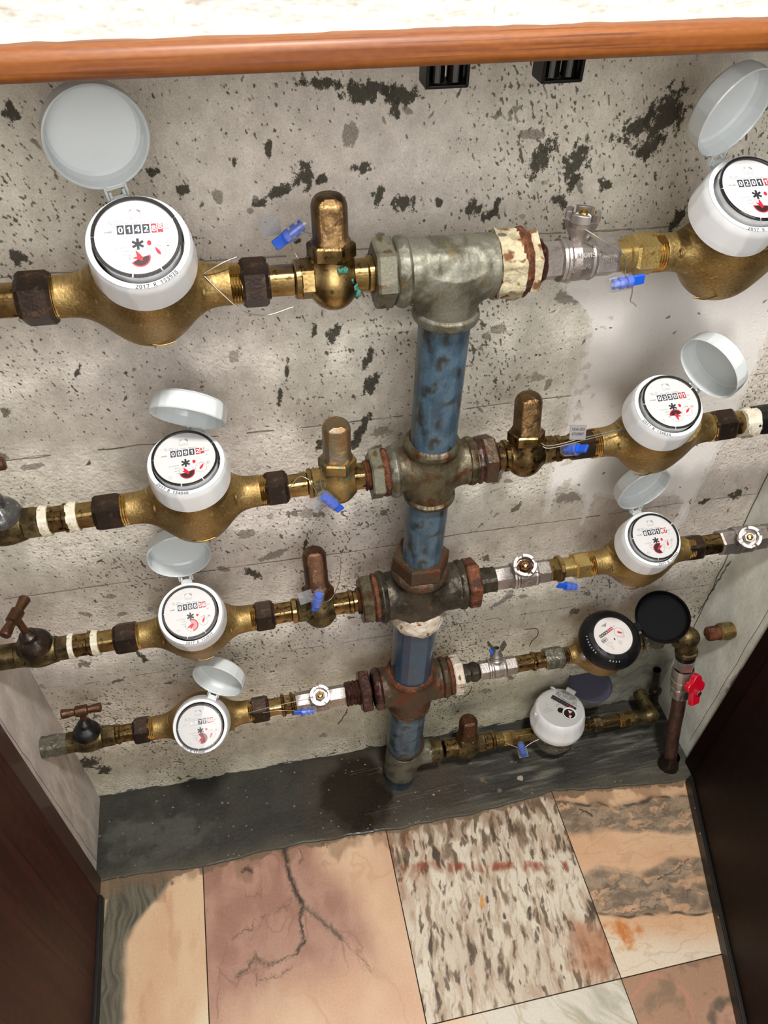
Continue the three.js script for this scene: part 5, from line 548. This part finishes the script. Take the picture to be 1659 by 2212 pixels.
nipple(4, -0.196, -0.174, 0.0148, M.oldBrass, 'brass fitting with limescale rings left of the lowest left ball valve', { geo: (a, b) => mergeGeometries([hexX(a + 0.003, b, 0.015, 0.2, 0.06), lumpy(roundBandX(a, a + 0.005, 0.0165, 0.01), 0.0014, 250), lumpy(roundBandX(b - 0.008, b - 0.003, 0.0168, 0.01), 0.0014, 250, 4)]) });
ballValve(4, -0.174, -0.152, -0.125, -0.1, 0.0158, 0.0182, -24.5 * deg, 0.0, { tip: M.brightBrass, nut: M.darkCap }, 'nickel ball valve with a notched cup left of the lowest cross');
nipple(4, -0.1, -0.076, 0.018, M.wetRust, 'glossy dark red rusted nipple left of the lowest cross', { geo: (a, b) => lumpy(ripple(a, b, 0.0185, 0.006, 0.002, 48), 0.0022, 140, 8) });
bushing(4, -0.078, -0.062, 0.0345, M.wetRust, 'glossy rusted hexagon bushing on the left of the lowest cross');
// --- fourth run, right ---
bushing(4, 0.066, 0.081, 0.0308, M.lime, 'white crusted hexagon bushing on the right of the lowest cross');
nipple(4, 0.08, 0.111, 0.0152, M.darkIron, 'mossy dark coupling right of the white crusted bushing', { geo: (a, b) => mergeGeometries([lumpy(subTube(a, -0.002, 0.014, 8, 40), 0.0008, 160, 5), lumpy(roundBandX(-0.003, b, 0.0156, 0.01), 0.0008, 160, 7)]) });
{ const t = ballValve(4, 0.11, 0.124, 0.152, 0.17, 0.0148, 0.016, 0, 0, { cup: false }, 'small nickel valve with an upright lever right of the lowest cross'); const g = new THREE.Group(); g.name = 'spindle'; g.rotation.set(-16 * deg, 0, 0.02); t.add(g);
  part(g, 'neck', lathe([[0.0095, 0.01], [0.0098, 0.018], [0.0088, 0.019], [0.0098, 0.021], [0.0088, 0.023], [0.0096, 0.026], [0.0085, 0.0285], [0.0078, 0.031], [0.0062, 0.0385], [0.004, 0.0395]], 32, 0.5), M.nickel);
  const l = mergeGeometries([box(0.0035, 0.021, 0.011, -0.0035, 0, 0, 0.0012).rotateZ(0.55).translate(-0.004, 0.044, 0), box(0.0035, 0.014, 0.01, 0.004, 0, 0, 0.0012).rotateZ(-0.5).translate(0.008, 0.041, -0.002)]); part(g, 'lever', l, M.pewter); part(g, 'insert', new THREE.SphereGeometry(0.0042, 14, 10).scale(0.8, 1.4, 0.8).rotateZ(0.55).translate(-0.0085, 0.037, 0.003), M.blueInsert, 'blue insert'); }
nipple(4, 0.17, 0.217, 0.0128, M.oldBrass, 'long brown nipple wrapped with hemp left of the black meter', { geo: (a, b) => mergeGeometries([tubeX(a, b, 0.0128), lumpy(roundBandX(0.001, 0.009, 0.0148, 0.01), 0.002, 280)]) });
unionNut(4, 0.216, 0.247, 0.0178, M.pewter, 'grey stained nut on the left of the black meter');
blackMeter('black meter with a round white dial and its black lid flung open');
unionNut(4, 0.383, 0.414, 0.0155, M.pewter, 'small grey nut right of the black meter, under its lid');
nipple(4, 0.413, 0.45, 0.0098, M.oldBrass, 'thin brass pipe from the black meter to the corner elbow');
// --- corner drain ---
const D0 = V3(0.464, 0.33, -0.004), D1 = V3(0.495, 0.0, 0.064), dd = D1.clone().sub(D0).normalize(), alongDrain = o => { o.quaternion.setFromUnitVectors(V3(0, -1, 0), dd); return o; };
{ const t = thing('pipe_elbow', 'brass elbow turning down in the right corner above the red handled valve', 'pipe fitting', [D0.x, D0.y, D0.z]); part(t, 'body', sdf((x, y, z) => { const a = cylX(x, y, z, 0.0145, -0.026, 0.002), b = cylY(x - (-y) * 0.095, y, z - (-y) * 0.2, 0.0158, -0.036, 0.002); return smin(smin(a, b, 0.006), Math.hypot(x, y, z) - 0.0172, 0.006); }, 0.046, 56), M.dullBrass); part(t, 'lip', lathe([[0.0158, -0.036], [0.0182, -0.035], [0.0182, -0.029], [0.0158, -0.0275]], 40, 0.6).applyQuaternion(new THREE.Quaternion().setFromUnitVectors(V3(0, -1, 0), dd)), M.dullBrass); }
{ const p = D0.clone().addScaledVector(dd, 0.04), t = thing('ball_valve', 'nickel ball valve hanging in the right corner with a red butterfly handle', 'valve', [p.x, p.y, p.z]); const g = m => alongDrain(m);
  g(part(t, 'body', lathe([[0.012, -0.098], [0.0155, -0.097], [0.0155, -0.08], [0.0172, -0.079], [0.0172, -0.074], [0.0156, -0.073], [0.0165, -0.068], [0.0185, -0.062], [0.0185, -0.056], [0.0172, -0.054], [0.0185, -0.05], [0.0178, -0.044], [0.0185, -0.04], [0.0172, -0.034], [0.0165, -0.03]], 48, 0.45), M.nickel)); g(part(t, 'hex_end', hexY(0.0172, 0.022, 0.06, 0.3).translate(0, -0.03, 0), M.nickel)); g(part(t, 'hex_end', hexY(0.0168, 0.014, 0.06, 0.5).translate(0, -0.096, 0), M.nickel)); g(part(t, 'seal_ring', lathe([[0.014, -0.008], [0.0162, -0.006], [0.0162, 0.002], [0.014, 0.004]], 40), M.bezel));
  part(t, 'spindle', tubePath([[0.004, -0.048, 0.018], [0.01, -0.044, 0.034]], 0.005, 4, 12), M.chrome);
  const wing = new THREE.Shape(); wing.moveTo(-0.006, -0.006); wing.bezierCurveTo(-0.02, -0.012, -0.022, 0.008, -0.008, 0.008); wing.bezierCurveTo(-0.006, 0.022, 0.01, 0.024, 0.009, 0.008); wing.bezierCurveTo(0.02, 0.006, 0.018, -0.01, 0.008, -0.008); wing.lineTo(0.0085, -0.03); wing.lineTo(-0.004, -0.032); wing.closePath();
  const hd = part(t, 'handle', new THREE.ExtrudeGeometry(wing, { depth: 0.007, bevelEnabled: true, bevelThickness: 0.002, bevelSize: 0.002, bevelSegments: 3, curveSegments: 8 }), M.redHandle, 'red butterfly handle'); hd.position.set(0.009, -0.042, 0.034); hd.rotation.set(-0.5, 0.25, -0.1); const nt = part(t, 'handle_nut', hexY(0.005, 0.005, 0.1).rotateX(Math.PI / 2), M.chrome); nt.position.set(0.0125, -0.047, 0.046); nt.rotation.set(-0.5, 0.25, 0); }
{ const q = k => D0.clone().addScaledVector(dd, k), pts = [[0.136, 0, 0], [0.17, 0.0, 0.001], [0.21, -0.003, 0.003], [0.25, -0.002, 0.001], [0.29, 0.0, 0.0], [0.322, 0.001, 0]].map(([k, a, b]) => { const p = q(k); return [p.x + a, p.y, p.z + b]; }); const t = thing('drain_pipe', 'bent brown copper pipe going into the floor in the right corner', 'pipe', [0, 0, 0]); const o = pts[5]; t.position.set(...o); part(t, 'pipe', tubePath(pts.map(p => [p[0] - o[0], p[1] - o[1], p[2] - o[2]]), 0.0118, 40, 20), M.oldCopper); part(t, 'foot', lumpy(lathe([[0.017, -0.018], [0.0185, -0.008], [0.015, 0.004], [0.013, 0.022], [0.0118, 0.024]], 32, 0.8), 0.002, 120), M.darkCap, 'black foot'); }
single('pipe_stub', 'short black capped pipe standing against the broken plaster in the right corner', 'pipe', mergeGeometries([tubePath([[0, 0, 0], [-0.006, 0.04, -0.006], [-0.012, 0.085, -0.014]], 0.0075, 16, 16), lumpy(new THREE.SphereGeometry(0.0115, 20, 14), 0.001, 200).translate(-0.004, 0.028, -0.004)]), M.darkCap, [0.506, 0.052, -0.05]);
{ const t = thing('pipe_plug', 'rusty plugged brass stub sticking out of the right wall', 'pipe fitting', [0.537, 0.335, 0.0]); part(t, 'socket', mergeGeometries([tubeX(-0.024, 0.004, 0.0135), hexX(-0.02, -0.006, 0.0155, 0.2, 0.08)]), M.verdigrisBrass); part(t, 'plug', lumpy(latheX([[-0.044, 0.0001], [-0.044, 0.0095], [-0.042, 0.0118], [-0.024, 0.0118]], 32, 0.5), 0.001, 200), M.rust, 'rusted plug'); }
// --- fifth run, at the floor ---
nipple(5, 0.075, 0.099, 0.0158, M.oldBrass, 'brown brass nipple beside the elbow tee at the floor', { bead: 0.0 });
domeValve(5, 0.097, 0.138, 0.074, 8 * deg, 0.05, { hex: 1, body: M.dullBrass, collar: M.dullBrass, cap: M.brownCap, r: 0.0162 }, 'dull stop valve with a low dome cap close to the floor');
nipple(5, 0.149, 0.17, 0.0152, M.oldBrass, 'brass coupling right of the floor level dome valve', { bead: 0.006 });
nipple(5, 0.169, 0.186, 0.0122, M.newBrass, 'narrow brass neck on the floor level run');
nipple(5, 0.185, 0.208, 0.0128, M.newBrass, 'brass hexagon fitting above the seal on the floor level run', { geo: (a, b) => hexX(a, b, 0.0135, 0.2, 0.06) });
nipple(5, 0.207, 0.248, 0.0112, M.newBrass, 'pale brass tail left of the grey topped meter');
smallGreyMeter('white round meter with a grey top and slot window, near the floor');
nipple(5, 0.331, 0.362, 0.0112, M.oldBrass, 'brass tail right of the grey topped meter', { bead: 0.004 });
nipple(5, 0.361, 0.377, 0.0142, M.dullBrass, 'dull hexagon nut right of the grey topped meter', { geo: (a, b) => hexX(a, b, 0.0146, 0.3, 0.08), name: 'union_nut', cat: 'nut' });
nipple(5, 0.376, 0.413, 0.0102, M.newBrass, 'shiny brass nipple near the corner on the floor level run');
nipple(5, 0.412, 0.441, 0.0135, M.newBrass, 'brass double nut near the right corner on the floor level run', { geo: (a, b) => mergeGeometries([hexX(a, -0.004, 0.014, 0.2, 0.08), tubeX(-0.005, 0.006, 0.0118), hexX(0.005, b, 0.0142, 0.4, 0.08)]) });
{ const [x, y, z] = onRun(5, 0.478), t = thing('pipe_elbow', 'dirty brass elbow at the right end of the floor level run', 'pipe fitting', [x, y, z]); part(t, 'body', sdf((x, y, z) => { const a = cylX(x, y, z, 0.0125, -0.038, 0.004), b = cylX(z * -1, y, x, 0.0125, -0.004, 0.05); return smin(smin(a, b, 0.006), Math.hypot(x, y, z) - 0.0152, 0.005); }, 0.056, 56), M.dullBrass); }
// --- seals and wires ---
wireSeal([-0.146, 1.052], [-0.124, 1.067], 0.002, 'blue and clear seal left of the top stop valve dome', { flag: { p: [-0.149, 1.062, -0.012], r: [-0.25, 0.2, 0.0] }, wires: [[[-0.128, 1.064, 0.002], [-0.12, 1.064, 0.01], [-0.114, 1.066, 0.018]], [[-0.137, 1.058, -0.002], [-0.13, 1.04, 0.0], [-0.125, 1.035, 0.012]]] });
wireSeal([0.173, 1.014], [0.146, 1.011], 0.044, 'blue and clear seal under the top right ball valve', { wires: [[[0.165, 1.008, 0.044], [0.168, 1.0, 0.042], [0.171, 0.989, 0.038], [0.18, 0.981, 0.03], [0.186, 0.975, 0.026]], [[0.113, 1.06, 0.034], [0.128, 1.052, 0.04], [0.145, 1.042, 0.042], [0.153, 1.034, 0.042], [0.156, 1.018, 0.043]]] });
wireSeal([-0.105, 0.769], [-0.126, 0.797], 0.038, 'blue and clear seal hanging before the greyish dome valve', { flag: { p: [-0.124, 0.769, 0.026], r: [-0.3, 0, 0.5] }, wires: [[[-0.12, 0.786, 0.036], [-0.124, 0.81, 0.036], [-0.122, 0.828, 0.034]], [[-0.115, 0.776, 0.034], [-0.126, 0.765, 0.032], [-0.131, 0.748, 0.03]], [[-0.128, 0.79, 0.03], [-0.135, 0.806, 0.026], [-0.144, 0.808, 0.022], [-0.155, 0.797, 0.024]]] });
{ const [c, g] = canvas(256, 228); g.fillStyle = '#7c7977'; g.fillRect(0, 0, 256, 228); g.fillStyle = '#1c1c20'; g.font = 'bold 58px sans-serif'; g.textAlign = 'center'; g.fillText('SEALED', 128, 84); g.fillText('632887', 128, 156); const m = phy({ map: canvasTex(c), roughness: 0.2 });
  wireSeal([0.158, 0.823], [0.146, 0.806], 0.04, 'blue ended seal with a plate printed SEALED on the second right run', { text: m, flag: { p: [0.156, 0.829, 0.03], r: [-0.55, -0.1, -0.12] }, tilt: -0.02, wires: [[[0.115, 0.822, 0.032], [0.121, 0.819, 0.034], [0.169, 0.823, 0.032], [0.2145, 0.8235, 0.026]], [[0.117, 0.818, 0.033], [0.121, 0.8165, 0.035], [0.169, 0.8205, 0.033], [0.2145, 0.8215, 0.026]]] }); }
wireSeal([-0.139, 0.599], [-0.131, 0.634], 0.034, 'blue and clear seal before the brown dome valve', { flag: { p: [-0.148, 0.605, 0.018], r: [-0.5, 0, 0.2] }, wires: [[[-0.13, 0.604, 0.03], [-0.119, 0.6, 0.024], [-0.109, 0.616, 0.02], [-0.104, 0.65, 0.02], [-0.104, 0.671, 0.02], [-0.106, 0.675, 0.02], [-0.107, 0.666, 0.02]], [[-0.136, 0.612, 0.034], [-0.146, 0.614, 0.026]], [[-0.139, 0.599, 0.033], [-0.142, 0.58, 0.026], [-0.145, 0.57, 0.02]]] });
wireSeal([0.188, 0.558], [0.212, 0.549], 0.024, 'seal with a pointed blue tab under the third right run', { flag: { p: [0.208, 0.549, 0.02], r: [-0.7, 0, 0] }, wires: [[[0.212, 0.548, 0.022], [0.224, 0.534, 0.016], [0.238, 0.526, 0.012], [0.246, 0.512, 0.01]], [[0.195, 0.552, 0.02], [0.175, 0.572, 0.018], [0.15, 0.585, 0.016]]] });
wireSeal([-0.178, 0.346], [-0.15, 0.343], 0.02, 'blue and clear seal lying under the lowest left ball valve', { wires: [[[-0.164, 0.345, 0.02], [-0.17, 0.32, 0.012], [-0.166, 0.306, 0.004]], [[-0.224, 0.3545, 0.016], [-0.2, 0.358, 0.019], [-0.178, 0.352, 0.02]], [[-0.264, 0.356, 0.016], [-0.224, 0.366, 0.017], [-0.187, 0.372, 0.018], [-0.148, 0.378, 0.02]]] });
wireSeal([0.2165, 0.068], [0.207, 0.1], 0.014, 'clear seal dangling before the floor level run, left of the grey topped meter', { tilt: -0.01, flag: { p: [0.217, 0.064, 0.012], r: [-1.0, 0, 0.05] }, wires: [[[0.21, 0.082, 0.013], [0.198, 0.085, 0.006], [0.186, 0.088, 0.0]], [[0.214, 0.082, 0.013], [0.23, 0.088, 0.008], [0.244, 0.092, 0.006]]] });
single('seal_lump', 'small clear lump of an old seal at the left of the black meter', 'seal', lumpy(new THREE.IcosahedronGeometry(0.0065, 3), 0.002, 200), M.clear, [0.268, 0.36, 0.018]);
// loose wires
single('loose_wire', 'two thin wires from the 014288 meter past its right nut', 'wire', mergeGeometries([tubePath([[-0.207, 1.047, 0.036], [-0.195, 1.034, 0.043], [-0.181, 1.02, 0.047], [-0.171, 1.014, 0.045], [-0.161, 1.011, 0.042], [-0.139, 1.014, 0.038]], 0.0006, 40, 6), tubePath([[-0.207, 1.049, 0.035], [-0.192, 1.056, 0.034], [-0.18, 1.058, 0.03]], 0.0006, 20, 6)]), M.wire);
single('loose_wire', 'dark bent wire standing behind the brown nipple of the fourth right run', 'wire', tubePath([[0.2, 0.34, -0.03], [0.202, 0.352, -0.03], [0.209, 0.366, -0.03], [0.205, 0.384, -0.03], [0.184, 0.388, -0.03]], 0.0006, 40, 6), M.darkWire);
single('loose_wire', 'dark curly strand hanging from the glossy rusted nipple', 'wire', tubePath([[-0.1, 0.318, 0.012], [-0.102, 0.305, 0.012], [-0.106, 0.295, 0.01], [-0.109, 0.285, 0.01], [-0.115, 0.275, 0.01]], 0.0007, 30, 6), M.darkWire);
single('loose_wire', 'thin strand hanging under the white crusted bushing', 'wire', tubePath([[0.094, 0.322, 0.012], [0.094, 0.31, 0.012], [0.09, 0.3, 0.012], [0.084, 0.292, 0.012]], 0.0006, 20, 6), M.darkWire);
// catches under the lintel
function doorCatch(x, label) { const t = thing('door_catch', label, 'catch', [x, 1.189, 0.03]); part(t, 'bracket', mergeGeometries([box(0.036, 0.003, 0.022, 0, 0.01, 0, 0.001), box(0.0025, 0.022, 0.022, -0.0145, -0.001, 0, 0.001), box(0.0025, 0.022, 0.022, 0.0145, -0.001, 0, 0.001), box(0.0315, 0.0025, 0.02, 0, -0.0115, 0.0, 0.001)]), M.blackSteel); for (const s of [-1, 1]) part(t, 'roller', lathe([[0.003, -0.01], [0.006, -0.0095], [0.006, 0.007], [0.003, 0.0075]], 28, 0.6).translate(s * 0.0066, 0.0005, 0.0035), M.darkChrome, 'dark chrome roller'); }
doorCatch(-0.019, 'black and chrome roller catch under the lintel, above the grey tee');
doorCatch(0.067, 'black and chrome roller catch under the lintel, above the nickel ball valve');

renderer.render(scene, camera);
